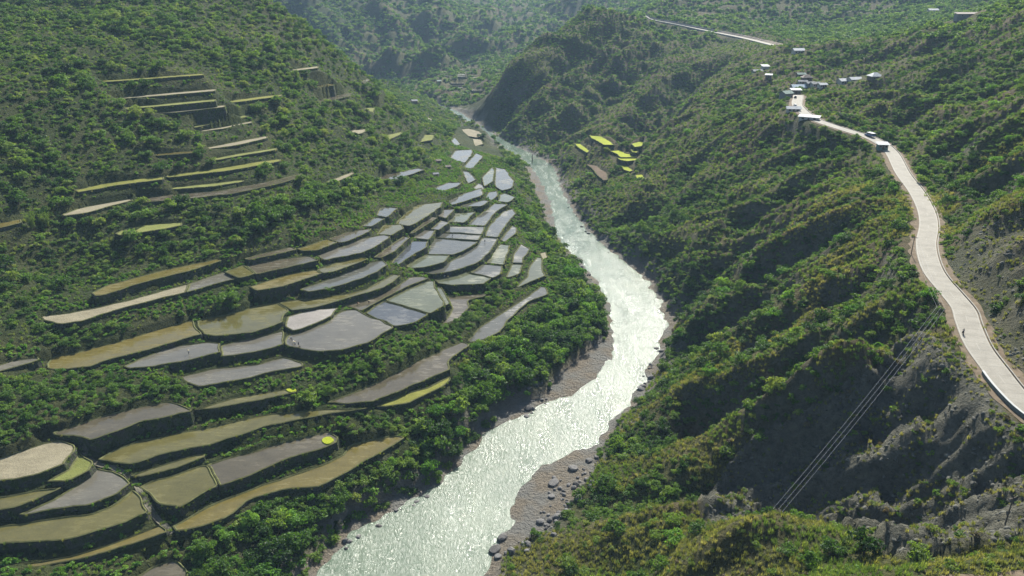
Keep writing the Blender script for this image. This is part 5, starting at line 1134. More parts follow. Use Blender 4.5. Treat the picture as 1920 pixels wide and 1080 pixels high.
# ------------------------------------------------------------------ vegetation: prototypes
def rot_leaves(C, Nn, size, rng, asp=0.6, tilt=0.9):
    """leaf-clump quads at C, facing roughly along Nn"""
    n = len(C); d = Nn+rng.normal(0, tilt, (n, 3)); d /= np.linalg.norm(d, axis=1)[:, None]+1e-9
    a = np.cross(d, rng.normal(0, 1, (n, 3))); a /= np.linalg.norm(a, axis=1)[:, None]+1e-9
    b = np.cross(d, a); s = size*rng.uniform(0.6, 1.35, n)[:, None]
    bend = d*s*0.22
    V = np.stack([C-a*s, C-b*s*asp+bend, C+a*s, C+b*s*asp+bend], 1).reshape(-1, 3)
    return V, np.arange(4*n).reshape(-1, 4)
def crown_mesh(name, mat, seed, lobes, leaves, size, flat=0.8, lobe_r=(0.3, 0.5), low=0.0):
    """an uneven crown about 1 unit in radius, made of lobes of leaf clumps"""
    rng = np.random.default_rng(seed); C = []; Nn = []
    for k in range(lobes):
        t = rng.uniform(0, 2*np.pi); rr = math.sqrt(rng.uniform(0, 1))*0.75; zz = rng.uniform(low, 1.0)*(1-0.45*rr)
        c0 = np.array([rr*math.cos(t), rr*math.sin(t), zz*flat]); r = rng.uniform(*lobe_r)
        m = int(leaves/lobes); v = rng.normal(0, 1, (m, 3)); v /= np.linalg.norm(v, axis=1)[:, None]; v[:, 2] = np.abs(v[:, 2])*0.9-0.25*rng.uniform(0, 1, m)
        C.append(c0+v*r*rng.uniform(0.6, 1.05, (m, 1))*np.array([1, 1, 0.85])); Nn.append(v+np.array([0, 0, 0.5]))
    V, Q = rot_leaves(np.concatenate(C), np.concatenate(Nn), size, rng)
    return np_mesh(name, V, Q, mat)
def trunk_mesh(name, mat, seed, h=0.55):
    rng = np.random.default_rng(seed); V = []; Fq = []
    def limb(a, b, r0, r1):
        a = np.array(a, float); b = np.array(b, float); d = b-a; d /= np.linalg.norm(d); x = np.cross(d, (0.3, 0.9, 0.2)); x /= np.linalg.norm(x); y = np.cross(d, x); o = len(V)
        for p, r in ((a, r0), ((a+b)/2+rng.normal(0, 0.02, 3), (r0+r1)/2), (b, r1)):
            for k in range(6): V.append(p+r*(x*math.cos(k*math.pi/3)+y*math.sin(k*math.pi/3)))
        for s in range(2):
            for k in range(6): Fq.append((o+6*s+k, o+6*s+(k+1) % 6, o+6*s+6+(k+1) % 6, o+6*s+6+k))
    limb((0, 0, -0.35), (0.03, 0.02, h), 0.085, 0.055)
    for k in range(5):
        t = k*1.26+rng.uniform(-0.3, 0.3); limb((0.02, 0.01, h*0.7+0.05*k), (0.5*math.cos(t), 0.5*math.sin(t), h+rng.uniform(0.15, 0.4)), 0.04, 0.014)
    return mesh(name, V, Fq, mat, True)
def tuft_mesh(name, mat, seed, blades=34, spread=0.5, lean=0.55, wid=0.05, h=1.0):
    rng = np.random.default_rng(seed); V = []; Fq = []
    for k in range(blades):
        t = rng.uniform(0, 6.283); r = spread*math.sqrt(rng.uniform(0, 1)); hh = h*rng.uniform(0.55, 1.1); l = rng.uniform(0.2, 1.0)*lean; u = rng.uniform(0, 6.283)
        p = np.array([r*math.cos(t), r*math.sin(t), -0.1]); o = np.array([math.cos(u), math.sin(u), 0]); s = np.array([-o[1], o[0], 0])*wid
        i = len(V); V += [p-s, p+s, p+o*l*0.45+np.array([0, 0, hh*0.65])+s*0.8, p+o*l*0.45+np.array([0, 0, hh*0.65])-s*0.8, p+o*l*1.15+np.array([0, 0, hh*0.95])]
        Fq += [(i, i+1, i+2, i+3), (i+3, i+2, i+4)]
    return mesh(name, V, Fq, mat)
L = {}
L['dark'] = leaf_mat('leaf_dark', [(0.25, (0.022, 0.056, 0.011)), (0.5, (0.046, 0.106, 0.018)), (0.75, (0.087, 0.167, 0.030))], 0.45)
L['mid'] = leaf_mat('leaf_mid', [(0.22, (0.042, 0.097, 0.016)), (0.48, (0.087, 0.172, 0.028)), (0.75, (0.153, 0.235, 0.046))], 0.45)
L['olive'] = leaf_mat('leaf_olive', [(0.22, (0.066, 0.122, 0.023)), (0.48, (0.121, 0.197, 0.038)), (0.75, (0.191, 0.248, 0.060))], 0.45)
L['bright'] = leaf_mat('leaf_bright', [(0.25, (0.060, 0.156, 0.021)), (0.5, (0.098, 0.217, 0.030)), (0.75, (0.153, 0.273, 0.046))], 0.45)
L['grass'] = leaf_mat('grass_dry', [(0.22, (0.095, 0.125, 0.036)), (0.48, (0.165, 0.185, 0.060)), (0.75, (0.255, 0.25, 0.105))], 0.45, 20)
L['grassg'] = leaf_mat('grass_green', [(0.22, (0.067, 0.124, 0.026)), (0.48, (0.109, 0.178, 0.040)), (0.75, (0.180, 0.227, 0.065))], 0.45, 20)
L['dry'] = leaf_mat('leaf_dry', [(0.25, (0.07, 0.06, 0.035)), (0.5, (0.12, 0.10, 0.06)), (0.75, (0.17, 0.14, 0.085))], 0.3)
M['bark'] = simple('bark', (0.075, 0.055, 0.038), 0.9, 0.3, 3.0)
PROTO = bpy.data.collections.new('plant_prototypes')
def protos(key, meshes):
    c = bpy.data.collections.new(key)
    for i, m in enumerate(meshes):
        o = bpy.data.objects.new('%s_%02d' % (key, i), m); c.objects.link(o)
    return c
CROWN = {k: [crown_mesh('crown', L[k], 100+i+hash_, 13, 620, 0.105, 0.95) for i in range(4)] for k, hash_ in (('dark', 0), ('mid', 10), ('olive', 20), ('bright', 30))}
TRUNK = [trunk_mesh('trunk', M['bark'], i) for i in range(3)]
SHRUB = {k: [crown_mesh('shrub', L[k], 200+i+h_, 8, 260, 0.15, 0.75, (0.32, 0.5), -0.1) for i in range(4)] for k, h_ in (('dark', 0), ('mid', 10), ('olive', 20), ('bright', 30), ('dry', 40))}
FARC = [crown_mesh('far_clump', L['mid'], 300+i, 7, 130, 0.24, 0.8, (0.35, 0.5), -0.1) for i in range(4)]
TUFT = [tuft_mesh('tuft', L['grass'], 400+i) for i in range(4)]; TUFTG = [tuft_mesh('tuft_green', L['grassg'], 410+i) for i in range(4)]
BEAN = [crown_mesh('bean_plant', L['bright'], 420+i, 4, 90, 0.26, 0.7, (0.35, 0.55), 0.0) for i in range(4)]
CC = {'shrub_'+k: protos('shrub_'+k, v) for k, v in SHRUB.items()}
CC.update({'crown_'+k: protos('crown_'+k, v) for k, v in CROWN.items()})
CC['crag'] = protos('crag', CRAGS); CC['far'] = protos('far', FARC); CC['tuft'] = protos('tuft', TUFT); CC['tuftg'] = protos('tuftg', TUFTG); CC['bean'] = protos('bean', BEAN)

def scatter_group():
    g = bpy.data.node_groups.new('scatter', 'GeometryNodeTree')
    g.interface.new_socket('Geometry', in_out='INPUT', socket_type='NodeSocketGeometry')
    s = g.interface.new_socket('Plants', in_out='INPUT', socket_type='NodeSocketCollection')
    g.interface.new_socket('Geometry', in_out='OUTPUT', socket_type='NodeSocketGeometry')
    gi = g.nodes.new('NodeGroupInput'); go = g.nodes.new('NodeGroupOutput')
    ci = g.nodes.new('GeometryNodeCollectionInfo'); ci.inputs['Separate Children'].default_value = True; ci.inputs['Reset Children'].default_value = True
    ip = g.nodes.new('GeometryNodeInstanceOnPoints'); ip.inputs['Pick Instance'].default_value = True
    def attr(name, t):
        a = g.nodes.new('GeometryNodeInputNamedAttribute'); a.data_type = t; a.inputs[0].default_value = name
        return a.outputs[0]
    g.links.new(gi.outputs[0], ip.inputs['Points']); g.links.new(gi.outputs[1], ci.inputs[0]); g.links.new(ci.outputs[0], ip.inputs['Instance'])
    g.links.new(attr('idx', 'INT'), ip.inputs['Instance Index'])
    e2r = g.nodes.new('FunctionNodeEulerToRotation'); g.links.new(attr('rot', 'FLOAT_VECTOR'), e2r.inputs[0]); g.links.new(e2r.outputs[0], ip.inputs['Rotation'])
    g.links.new(attr('scl', 'FLOAT_VECTOR'), ip.inputs['Scale']); g.links.new(ip.outputs[0], go.inputs[0])
    return g, s.identifier
SCAT, SCAT_ID = scatter_group()
def scatter(name, label, X, Y, Z, S, key, sz=(0.8, 1.2), tilt=0.12):
    n = len(X)
    if n == 0: return
    m = bpy.data.meshes.new(name); m.vertices.add(n); m.vertices.foreach_set('co', np.c_[X, Y, Z].astype(np.float32).ravel())
    S = np.asarray(S); sc = np.c_[S, S, S*RNG.uniform(*sz, n)]
    rt = np.c_[RNG.normal(0, tilt, n), RNG.normal(0, tilt, n), RNG.uniform(0, 6.283, n)]
    for nm, typ, dat, k in (('scl', 'FLOAT_VECTOR', sc, 'vector'), ('rot', 'FLOAT_VECTOR', rt, 'vector'), ('idx', 'INT', RNG.integers(0, 4, n), 'value')):
        a = m.attributes.new(nm, typ, 'POINT'); a.data.foreach_set(k, np.asarray(dat, np.int32 if typ == 'INT' else np.float32).ravel())
    o = obj(name, m); md = o.modifiers.new('scatter', 'NODES'); md.node_group = SCAT; md[SCAT_ID] = CC[key]
    tag(o, label, None, None, 'stuff'); return o

# ------------------------------------------------------------------ where things grow
def jitter(x0, x1, y0, y1, s):
    xs = np.arange(x0, x1, s); ys = np.arange(y0, y1, s); X, Y = np.meshgrid(xs, ys)
    X = X.ravel()+RNG.uniform(-0.5, 0.5, X.size)*s; Y = Y.ravel()+RNG.uniform(-0.5, 0.5, Y.size)*s
    return X, Y
def in_view(X, Y, Z, mx=150, my=110):
    px, py, d = project(X, Y, Z)
    return (d > 30) & (px > -mx) & (px < 1920+mx) & (py > -my) & (py < 1080+my), px, py
TERR = [(-80,700),(60,600),(60,560),(160,530),(420,470),(560,440),(640,410),(700,375),(780,350),(840,270),(860,235),(910,240),(975,340),(975,420),(1040,470),(1040,560),(960,610),(880,680),(860,720),(790,790),(770,830),(640,897),(540,920),(430,970),(345,1003),(345,1110),(-80,1110)]
BUSHY = [[(555,725),(640,690),(740,655),(860,625),(870,640),(800,665),(720,705),(620,750)],[(640,780),(760,765),(780,815),(650,835)],[(835,600),(880,560),(930,525),(985,520),(960,550),(900,600),(860,640)],
         [(-40,700),(80,690),(340,715),(380,745),(330,755),(110,800),(-40,850)],[(420,540),(475,525),(480,565),(420,590)],[(60,610),(200,600),(300,640),(80,665)]]
BANK = [(965,360),(985,400),(1040,480),(1130,560),(1140,640),(1030,715),(940,795),(830,905),(690,975),(560,1100),(355,1100),(345,1003),(430,970),(540,920),(640,897),(775,824),(850,712),(890,650),(1036,555),(1030,480),(970,425)]
FOREST = [(420,470),(560,400),(660,370),(760,340),(740,320),(600,360),(470,390),(440,420)]
def blocked(X, Y, mp=0.3, mr=6.0, ms=2.0):
    b = (field(sd_w, X, Y) < ms) | field(barm, X, Y)
    b |= field(rd, X, Y) < mr; b |= field(fd, X, Y) < 9.0
    for p in PAD:
        lo = p['w'].min(0)-2; hi = p['w'].max(0)+2; k = np.nonzero((X > lo[0]) & (X < hi[0]) & (Y > lo[1]) & (Y < hi[1]) & ~b)[0]
        if len(k):
            d, _ = segdist(X[k], Y[k], p['w'][::2], True); i = inpoly(X[k], Y[k], p['w']); b[k] |= i | (d < (3.5 if p['cls'] == 'neon' else mp))
    return b
def anyin(px, py, polys):
    r = np.zeros(len(px), bool)
    for q in polys: r |= inpoly(px, py, q)
    return r
def free(X, Y):
    b = np.ones(len(X), bool)
    for x, y, r in KEEP_OUT: b &= (X-x)**2+(Y-y)**2 > r*r
    return b
# ------------------------------------------------------------------ planting
TREES = []; SHRUBS = []      # individuals: (dist, x, y, z, r, kind, region)
def add(lst, sel, X, Y, Z, S, kind, region):
    for i in np.nonzero(sel)[0]: lst.append((math.hypot(X[i], Y[i]), float(X[i]), float(Y[i]), float(Z[i]), float(S[i]), kind, region))
def cand(x0, x1, y0, y1, s, mp=0.5, ms=2.0, mr=6.0):
    X, Y = jitter(x0, x1, y0, y1, s); Z = height(X, Y); v, px, py = in_view(X, Y, Z); X, Y, Z, px, py = X[v], Y[v], Z[v], px[v], py[v]
    k = ~blocked(X, Y, mp, mr, ms) & free(X, Y); return X[k], Y[k], Z[k], px[k], py[k]
RX_ = lambda Y: np.interp(Y, [0, 150, 215, 320, 420, 600, 750, 1000, 1200], [-60, -20, 25, 68, 55, 32, 0, -85, -300])
ST = {}                       # stuff: key -> list of (X, Y, Z, S)
def stuff(key, sel, X, Y, Z, S):
    if sel.any(): ST.setdefault(key, []).append(np.c_[X[sel], Y[sel], Z[sel], S[sel]])
# river bank woods on the left bank
X, Y, Z, px, py = cand(-140, 60, 100, 560, 4.0, 1.2, 4.0)
k = inpoly(px, py, BANK) & (X < RX_(Y)); S = RNG.uniform(2.6, 4.6, len(X))*np.clip(field(pd, X, Y)/9.0, 0.42, 1); u = RNG.uniform(0, 1, len(X))
tall = k & (u < 0.75)
for kd, a, b in (('dark', 0, 0.4), ('mid', 0.4, 0.62), ('bright', 0.62, 0.75)): add(TREES, k & (u >= a) & (u < b), X, Y, Z-0.5, S, kd, 'bank')
X, Y, Z, px, py = cand(-140, 60, 100, 560, 2.5, 0.8, 1.6)
k = inpoly(px, py, BANK) & (X < RX_(Y)); S = RNG.uniform(1.1, 2.3, len(X)); u = RNG.uniform(0, 1, len(X))
for kd, a, b in (('shrub_dark', 0, 0.35), ('shrub_mid', 0.35, 0.65), ('shrub_bright', 0.65, 0.8), ('shrub_olive', 0.8, 0.95)): stuff(kd, k & (u >= a) & (u < b), X, Y, Z, S)
# terraced field: banks between the paddies
X, Y, Z, px, py = cand(-260, 60, 100, 640, 1.7, 0.55)
terr = inpoly(px, py, TERR) & ~inpoly(px, py, BANK); bush = anyin(px, py, BUSHY); S = RNG.uniform(0.5, 0.95, len(X)); u = RNG.uniform(0, 1, len(X)); nn = noise(X, Y, 16, 5)
dpad = field(pd, X, Y)
stuff('bean', terr & ~bush & (nn > -0.2) & (u < 0.9) & (dpad > 0.9), X, Y, Z, S*1.25)
stuff('tuftg', terr & ~bush & (u > 0.35), X, Y, Z, S*1.1)
stuff('shrub_mid', terr & bush & (u < 0.3), X, Y, Z, S*1.7); stuff('shrub_dark', terr & bush & (u > 0.3) & (u < 0.45), X, Y, Z, S*1.8); stuff('shrub_bright', terr & bush & (u > 0.45) & (u < 0.6), X, Y, Z, S*1.5)
stuff('shrub_mid', terr & ~bush & (dpad > 4) & (u < 0.08), X, Y, Z, S*1.6)
k = terr & bush & (dpad > 2.5) & (u > 0.93); add(TREES, k, X, Y, Z-0.3, S*2.5, 'mid', 'field')
# left hillside
UPT = [[(170,130),(390,125),(430,165),(540,170),(520,200),(440,215),(500,225),(520,300),(580,320),(560,345),(270,385),(110,410),(120,380),(280,300),(350,260),(340,225),(230,215),(180,160)],[(540,115),(610,115),(640,160),(665,190),(580,200),(560,150)]]
lh = lambda px, py, X, Y: (X < RX_(Y)) & ~inpoly(px, py, TERR) & ~inpoly(px, py, BANK) & (Y < 1000)
for y0, y1, s, smin, smax in ((110, 330, 2.3, 0.8, 1.9), (330, 520, 2.6, 0.9, 2.2), (520, 1000, 3.6, 1.2, 2.7)):
    X, Y, Z, px, py = cand(-480, 40, y0, y1, s, 1.0); k = lh(px, py, X, Y); S = smin*0.8*(smax*1.55/smin)**(RNG.uniform(0, 1, len(X))**1.5); u = RNG.uniform(0, 1, len(X))+0.35*noise(X, Y, 45, 9); op = noise(X, Y, 22, 37)+0.5*noise(X, Y, 9, 38) > 0.42; stuff('tuftg', k & op, X, Y, Z, S*0.7); stuff('shrub_olive', k & op & (u > 0.6), X, Y, Z, S*0.6); k = k & ~op
    ut = anyin(px, py, UPT); stuff('bean', k & ut & (u < 0.6), X, Y, Z, S*0.55); stuff('tuftg', k & ut & (u > 0.3), X, Y, Z, S*0.6); stuff('shrub_mid', k & ut & (u > 0.9), X, Y, Z, S*0.8); k = k & ~ut
    stuff('shrub_dark', k & (u < 0.22), X, Y, Z, S*1.1); stuff('shrub_mid', k & (u >= 0.22) & (u < 0.60), X, Y, Z, S); stuff('shrub_olive', k & (u >= 0.60) & (u < 0.90), X, Y, Z, S*0.9)
    stuff('tuftg', k & (u >= 0.90), X, Y, Z, S*0.8)
X, Y, Z, px, py = cand(-480, 40, 130, 800, 8.5, 2.0); k = lh(px, py, X, Y); S = RNG.uniform(2.2, 4.2, len(X)); u = RNG.uniform(0, 1, len(X))
dense = inpoly(px, py, FOREST) | (noise(X, Y, 60, 13) > 0.0)
for kd, a, b in (('dark', 0, 0.45), ('mid', 0.45, 0.8), ('olive', 0.8, 1.0)): add(TREES, k & dense & (u >= a) & (u < b), X, Y, Z-0.6, S, kd, 'hill')
X, Y, Z, px, py = cand(-200, 0, 230, 420, 4.8, 1.5); k = inpoly(px, py, FOREST); S = RNG.uniform(2.4, 4.4, len(X)); u = RNG.uniform(0, 1, len(X))
for kd, a, b in (('dark', 0, 0.6), ('mid', 0.6, 1.0)): add(TREES, k & (u >= a) & (u < b), X, Y, Z-0.6, S, kd, 'wood')
# right bank slopes
rs = lambda px, py, X, Y: X > RX_(Y)
X, Y, Z, px, py = cand(-20, 330, 80, 330, 2.0, 0.8, 5.0); k = rs(px, py, X, Y); S = 0.55*3.3**(RNG.uniform(0, 1, len(X))**1.4); u = RNG.uniform(0, 1, len(X))
rk = field(rockm, X, Y) > 0.5; ct = field(cutm, X, Y) > 0.5; rib = field(RIB, X, Y)*0.6+0.06*field(CARV, X, Y)+0.45*noise(X, Y, 24, 15)
NEARP = [(880,1100),(940,1040),(1000,1000),(1180,970),(1330,965),(1500,985),(1600,1005),(1690,1040),(1800,1030),(2000,1000),(2000,1200),(880,1200)]
nr = inpoly(px, py, NEARP); gen = k & ~rk & ~ct
gul = rib < 0.05
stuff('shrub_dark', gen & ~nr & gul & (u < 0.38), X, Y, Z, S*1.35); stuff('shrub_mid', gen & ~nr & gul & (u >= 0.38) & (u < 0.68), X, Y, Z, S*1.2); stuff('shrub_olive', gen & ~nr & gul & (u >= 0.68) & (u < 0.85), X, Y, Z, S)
stuff('shrub_mid', gen & ~nr & ~gul & (u < 0.09), X, Y, Z, S); stuff('shrub_olive', gen & ~nr & ~gul & (u >= 0.16) & (u < 0.34), X, Y, Z, S*0.85); stuff('shrub_dry', gen & ~nr & ~gul & (u >= 0.45) & (u < 0.49), X, Y, Z, S*0.9)
stuff('shrub_olive', gen & nr & (u < 0.18), X, Y, Z, S*0.8); stuff('shrub_mid', gen & nr & (u >= 0.18) & (u < 0.26), X, Y, Z, S*0.9); stuff('shrub_dry', gen & nr & (u >= 0.26) & (u < 0.31), X, Y, Z, S*0.7)
rn = noise(X, Y, 11, 29)+0.02*field(CARV, X, Y); veg = rk & (rn > -0.15)
stuff('shrub_dark', k & rk & (u < 0.04), X, Y, Z, S*0.8); stuff('shrub_mid', k & veg & (u > 0.1) & (u < 0.28), X, Y, Z, S*0.8); stuff('shrub_dry', k & veg & (u >= 0.28) & (u < 0.4), X, Y, Z, S*0.7); stuff('shrub_olive', k & veg & (u >= 0.4) & (u < 0.75), X, Y, Z, S*0.7); stuff('shrub_olive', k & ct & (u < 0.16), X, Y, Z, S*0.6)
X, Y, Z, px, py = cand(-20, 330, 80, 330, 1.15, 0.8, 4.0, 4.1); k = rs(px, py, X, Y); S = RNG.uniform(0.6, 1.25, len(X)); u = RNG.uniform(0, 1, len(X))
rk = field(rockm, X, Y) > 0.5; ct = field(cutm, X, Y) > 0.5; nr = inpoly(px, py, NEARP); rib = field(RIB, X, Y)*0.6+0.06*field(CARV, X, Y)+0.45*noise(X, Y, 24, 15); gd = noise(X, Y, 18, 17)
stuff('tuft', k & ~rk & ~ct & ((rib > 0.02) | nr) & (gd > -0.15) & (u < 0.85), X, Y, Z, S); stuff('tuftg', k & ~rk & ~ct & ((rib > 0.0) | nr) & (gd <= -0.15) & (u < 0.8), X, Y, Z, S)
rn = noise(X, Y, 11, 29)+0.02*field(CARV, X, Y)
stuff('tuft', k & rk & (u < 0.7) & (rn > -0.2), X, Y, Z, S*0.75); stuff('tuft', k & rk & (u < 0.15) & (rn <= -0.2), X, Y, Z, S*0.8); stuff('tuft', k & ct & (u < 0.2), X, Y, Z, S*0.8)
for y0, y1, s, a in ((330, 560, 2.6, 1.05), (560, 1100, 3.5, 1.1)):
    X, Y, Z, px, py = cand(-20, 560, y0, y1, s, 1.0, 4.0); k = rs(px, py, X, Y); S = RNG.uniform(0.9, 1.7, len(X))*a; u = RNG.uniform(0, 1, len(X))
    rib = np.where(Y < 750, field(RIB, X, Y), field(RIBF, X, Y)*0.8)+0.03*field(CARV, X, Y)+0.45*noise(X, Y, 34, 15); gul = rib < 0.06
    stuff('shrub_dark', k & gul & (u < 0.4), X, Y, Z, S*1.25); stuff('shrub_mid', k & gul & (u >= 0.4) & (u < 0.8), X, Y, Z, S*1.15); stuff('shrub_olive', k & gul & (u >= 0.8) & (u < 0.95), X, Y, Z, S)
    stuff('shrub_mid', k & ~gul & (u < 0.16), X, Y, Z, S); stuff('shrub_olive', k & ~gul & (u >= 0.16) & (u < 0.5), X, Y, Z, S*0.8); stuff('tuftg', k & ~gul & (u >= 0.3), X, Y, Z, S*0.9); stuff('tuft', k & ~gul & (u < 0.3), X+1, Y+1, Z, S*0.8)
X, Y, Z, px, py = cand(0, 330, 110, 700, 9.0, 2.0, 5.0); k = rs(px, py, X, Y) & (field(rockm, X, Y) < 0.5) & (field(cutm, X, Y) < 0.5); S = RNG.uniform(1.8, 3.4, len(X)); u = RNG.uniform(0, 1, len(X)); rib = field(RIB, X, Y)
for kd, a, b in (('dark', 0, 0.4), ('mid', 0.4, 0.75), ('olive', 0.75, 0.85), ('bright', 0.85, 0.95)): add(TREES, k & (rib < 0.12) & (u >= a) & (u < b), X, Y, Z-0.5, S, kd, 'right')
# far mountains
for y0, y1, s, smin, smax in ((1000, 1500, 7.0, 2.8, 5.0), (1500, 2300, 10.0, 4.0, 7.0), (2300, 3300, 17.0, 6.5, 11.0)):
    X, Y, Z, px, py = cand(-1300, 1300, y0, y1, s, 1.0, 3.0); S = RNG.uniform(smin, smax, len(X)); u = RNG.uniform(0, 1, len(X)); r = field(RIBF, X, Y)+0.3*noise(X, Y, 80, 19)
    stuff('far', (u < np.where(r < 0.05, 0.9, 0.55)), X, Y, Z, S)
X, Y, Z, px, py = cand(200, 900, 560, 1100, 5.0, 1.0, 3.0); k = X > 330; S = RNG.uniform(2.0, 4.0, len(X)); stuff('far', k & (RNG.uniform(0, 1, len(X)) < 0.8), X, Y, Z, S)

# craggy rock on the bare faces
X, Y, Z, px, py = cand(40, 240, 90, 330, 1.0, 0.5, 3.0, 5.2); m_ = (field(rockm, X, Y) > 0.5); c2 = field(cutm, X, Y) > 0.5; u = RNG.uniform(0, 1, len(X)); S = RNG.uniform(0.2, 0.62, len(X))*np.where(noise(X, Y, 9, 23) > 0.1, 1.3, 0.75)
stuff('crag', (m_ & (u < 0.28)) | (c2 & (u < 0.2)), X, Y, Z-0.25*S, S)
# growth on the paddy walls
for p in PAD:
    if p['c'][1] > 720: continue
    W = p['w']; n_ = len(W); seg_ = np.linalg.norm(np.roll(W, -1, 0)-W, axis=1); per = seg_.sum(); cnt = int(per*1.1)
    cum = np.r_[0, np.cumsum(seg_)]; uu = RNG.uniform(0, per, cnt); i_ = np.clip(np.searchsorted(cum, uu)-1, 0, n_-1); fr = (uu-cum[i_])/seg_[i_]
    a_ = W[i_]; b_ = np.roll(W, -1, 0)[i_]; q_ = a_+(b_-a_)*fr[:, None]; t_ = (b_-a_)/seg_[i_][:, None]; nrm = np.c_[t_[:, 1], -t_[:, 0]]
    low = height(q_[:, 0]+nrm[:, 0]*2.2, q_[:, 1]+nrm[:, 1]*2.2) < p['z']-1.2
    dz = RNG.uniform(0, 1, cnt)**1.5*3.6; q2 = q_+nrm*(0.12+dz*0.1)[:, None]; S = RNG.uniform(0.3, 0.75, cnt); u = RNG.uniform(0, 1, cnt); cl = noise(q2[:, 0], q2[:, 1], 8, 27)
    stuff('tuftg', low & (u < 0.5), q2[:, 0], q2[:, 1], p['z']-dz, S); stuff('tuft', low & (u > 0.88), q2[:, 0], q2[:, 1], p['z']-dz*0.3, S)
    stuff('bean', low & (u > 0.5) & (u < 0.75) & (cl > 0.05), q2[:, 0], q2[:, 1], p['z']-dz-0.4, S*0.9)
TREES.sort(key=lambda t: -t[4]/t[0])
def where(x, y, z, rg):
    px, py, _ = project(x, y, z)
    if rg == 'bank':
        zn = ['in the upstream river wood beside the silver paddies', 'in the river wood at the big bend', 'in the river wood below the violet strip paddy', 'in the river wood below the broad brown paddy', 'in the river wood below the long ochre-brown paddy', 'in the river wood at the bottom edge']
        return zn[int(np.searchsorted([470, 570, 680, 800, 930], py))], 'trees of the river bank wood'
    if rg == 'field': return ('in the bushy strip above the broad brown paddy' if px > 540 else 'in the bushes between the left paddies') if py < 850 else 'in the bushes of the lower left field', 'trees between the paddies'
    if rg == 'hill': return ('high on the left hillside' if py < 140 else 'beside the upper terrace strips on the left' if py < 330 else 'in the thick scrub at the left edge' if px < 250 else 'in the wooded belt above the central paddies'), 'trees on the left hillside'
    if rg == 'wood': return ('in the dark wood above the central paddies, left half' if px < 560 else 'in the dark wood above the central paddies, right half'), 'trees of the wood above the paddies'
    if rd_at(x, y): return 'on the hill above the road', 'trees on the right slope'
    return ('near the lime-green fields across the river' if py < 350 and px < 1350 else 'on the slope below the village' if py < 350 else 'on the middle right slope below the road' if py < 600 else 'on the lower right slope above the rapids' if py < 950 else 'on the near rise at the bottom right'), 'trees on the right slope'
def rd_at(x, y):
    k = int(np.argmin((RP[:, 0]-x)**2+(RP[:, 1]-y)**2)); return x > RP[k, 0]
SHADE = {'dark': 'dark green', 'mid': 'mid green', 'olive': 'olive', 'bright': 'bright green'}
NIND = 300
for i, (d, x, y, z, r, kd, rg) in enumerate(TREES):
    if i < NIND:
        e = empty('leafy_tree', (x, y, z), random.uniform(0, 6.28)); hgt = r*random.uniform(0.85, 1.2)
        e.scale = (r, r, hgt)
        lb, gp = where(x, y, z, rg); tag(e, ('large ' if r > 3.3 else 'small ' if r < 2.2 else '')+SHADE[kd]+' tree '+lb, 'tree', gp)
        obj('crown', CROWN[kd][i % 4], e, (0, 0, 0.42)); obj('trunk', TRUNK[i % 3], e)
    else: ST.setdefault('crown_'+kd, []).append(np.array([[x, y, z+0.42*r, r]]))
# plants that stand out on their own
def lone(px, py, r, kd, label, name='leafy_tree', cat='tree', hs=1.0, v=0):
    x, y, z = ground_hit(px, py); zp = pad_at(px, py); 
    if zp is not None: x, y, z = at_z(px, py, zp)
    e = empty(name, (x, y, z-0.2)); e.scale = (r, r, r*hs); tag(e, label, cat); obj('crown', CROWN[kd][v], e, (0, 0, 0.3)); obj('trunk', TRUNK[v % 3], e)
lone(432, 572, 4.2, 'dark', 'lone dark round bush standing above the large olive paddy', 'round_bush', 'bush', 1.0, 1)
lone(376, 294, 3.4, 'dark', 'lone dark tree at the gap between two upper terraces', v=2)
lone(578, 752, 3.6, 'mid', 'round bush beside the bright seedling bed', 'round_bush', 'bush', 0.9, 3)
lone(905, 262, 5.0, 'dark', 'dark tree beside the small dry field at the far river bend', v=1); lone(618, 545, 2.2, 'bright', 'low bright bush on the ledge above the olive crescent', 'round_bush', 'bush', 0.6, 0)
def bamboo(px, py, label, H=7.5):
    x, y, z = ground_hit(px, py); e = empty('bamboo_clump', (x, y, z)); tag(e, label, 'bamboo'); rng = np.random.default_rng(5)
    def culms(bm):
        for k in range(16):
            t = rng.uniform(0, 6.28); l = rng.uniform(0.8, 2.6); b = Vector((0.5*math.cos(t), 0.5*math.sin(t), -0.3)); m_ = b+Vector((l*0.3*math.cos(t), l*0.3*math.sin(t), H*0.6)); cyl(bm, b, m_, 0.06, 0.05, 5); cyl(bm, m_, m_+Vector((l*0.8*math.cos(t), l*0.8*math.sin(t), H*0.35)), 0.05, 0.01, 5)
    bmobj('culms', culms, M['bark'], e); n = 1100; t = rng.uniform(0, 6.28, n); f_ = rng.uniform(0.2, 1, n); l = rng.uniform(0.4, 2.6, n)
    C = np.c_[(0.4+l*f_**1.5)*np.cos(t), (0.4+l*f_**1.5)*np.sin(t), H*f_*0.98]+rng.normal(0, 0.25, (n, 3)); Vv, Qq = rot_leaves(C, np.tile((0, 0, 0.6), (n, 1)), 0.26, rng, 0.35)
    obj('foliage', np_mesh('foliage', Vv, Qq, L['olive']), e)
bamboo(62, 432, 'feathery pale bamboo clump at the left edge, taller of two'); bamboo(88, 428, 'feathery pale bamboo clump right beside the taller one', 6.2)
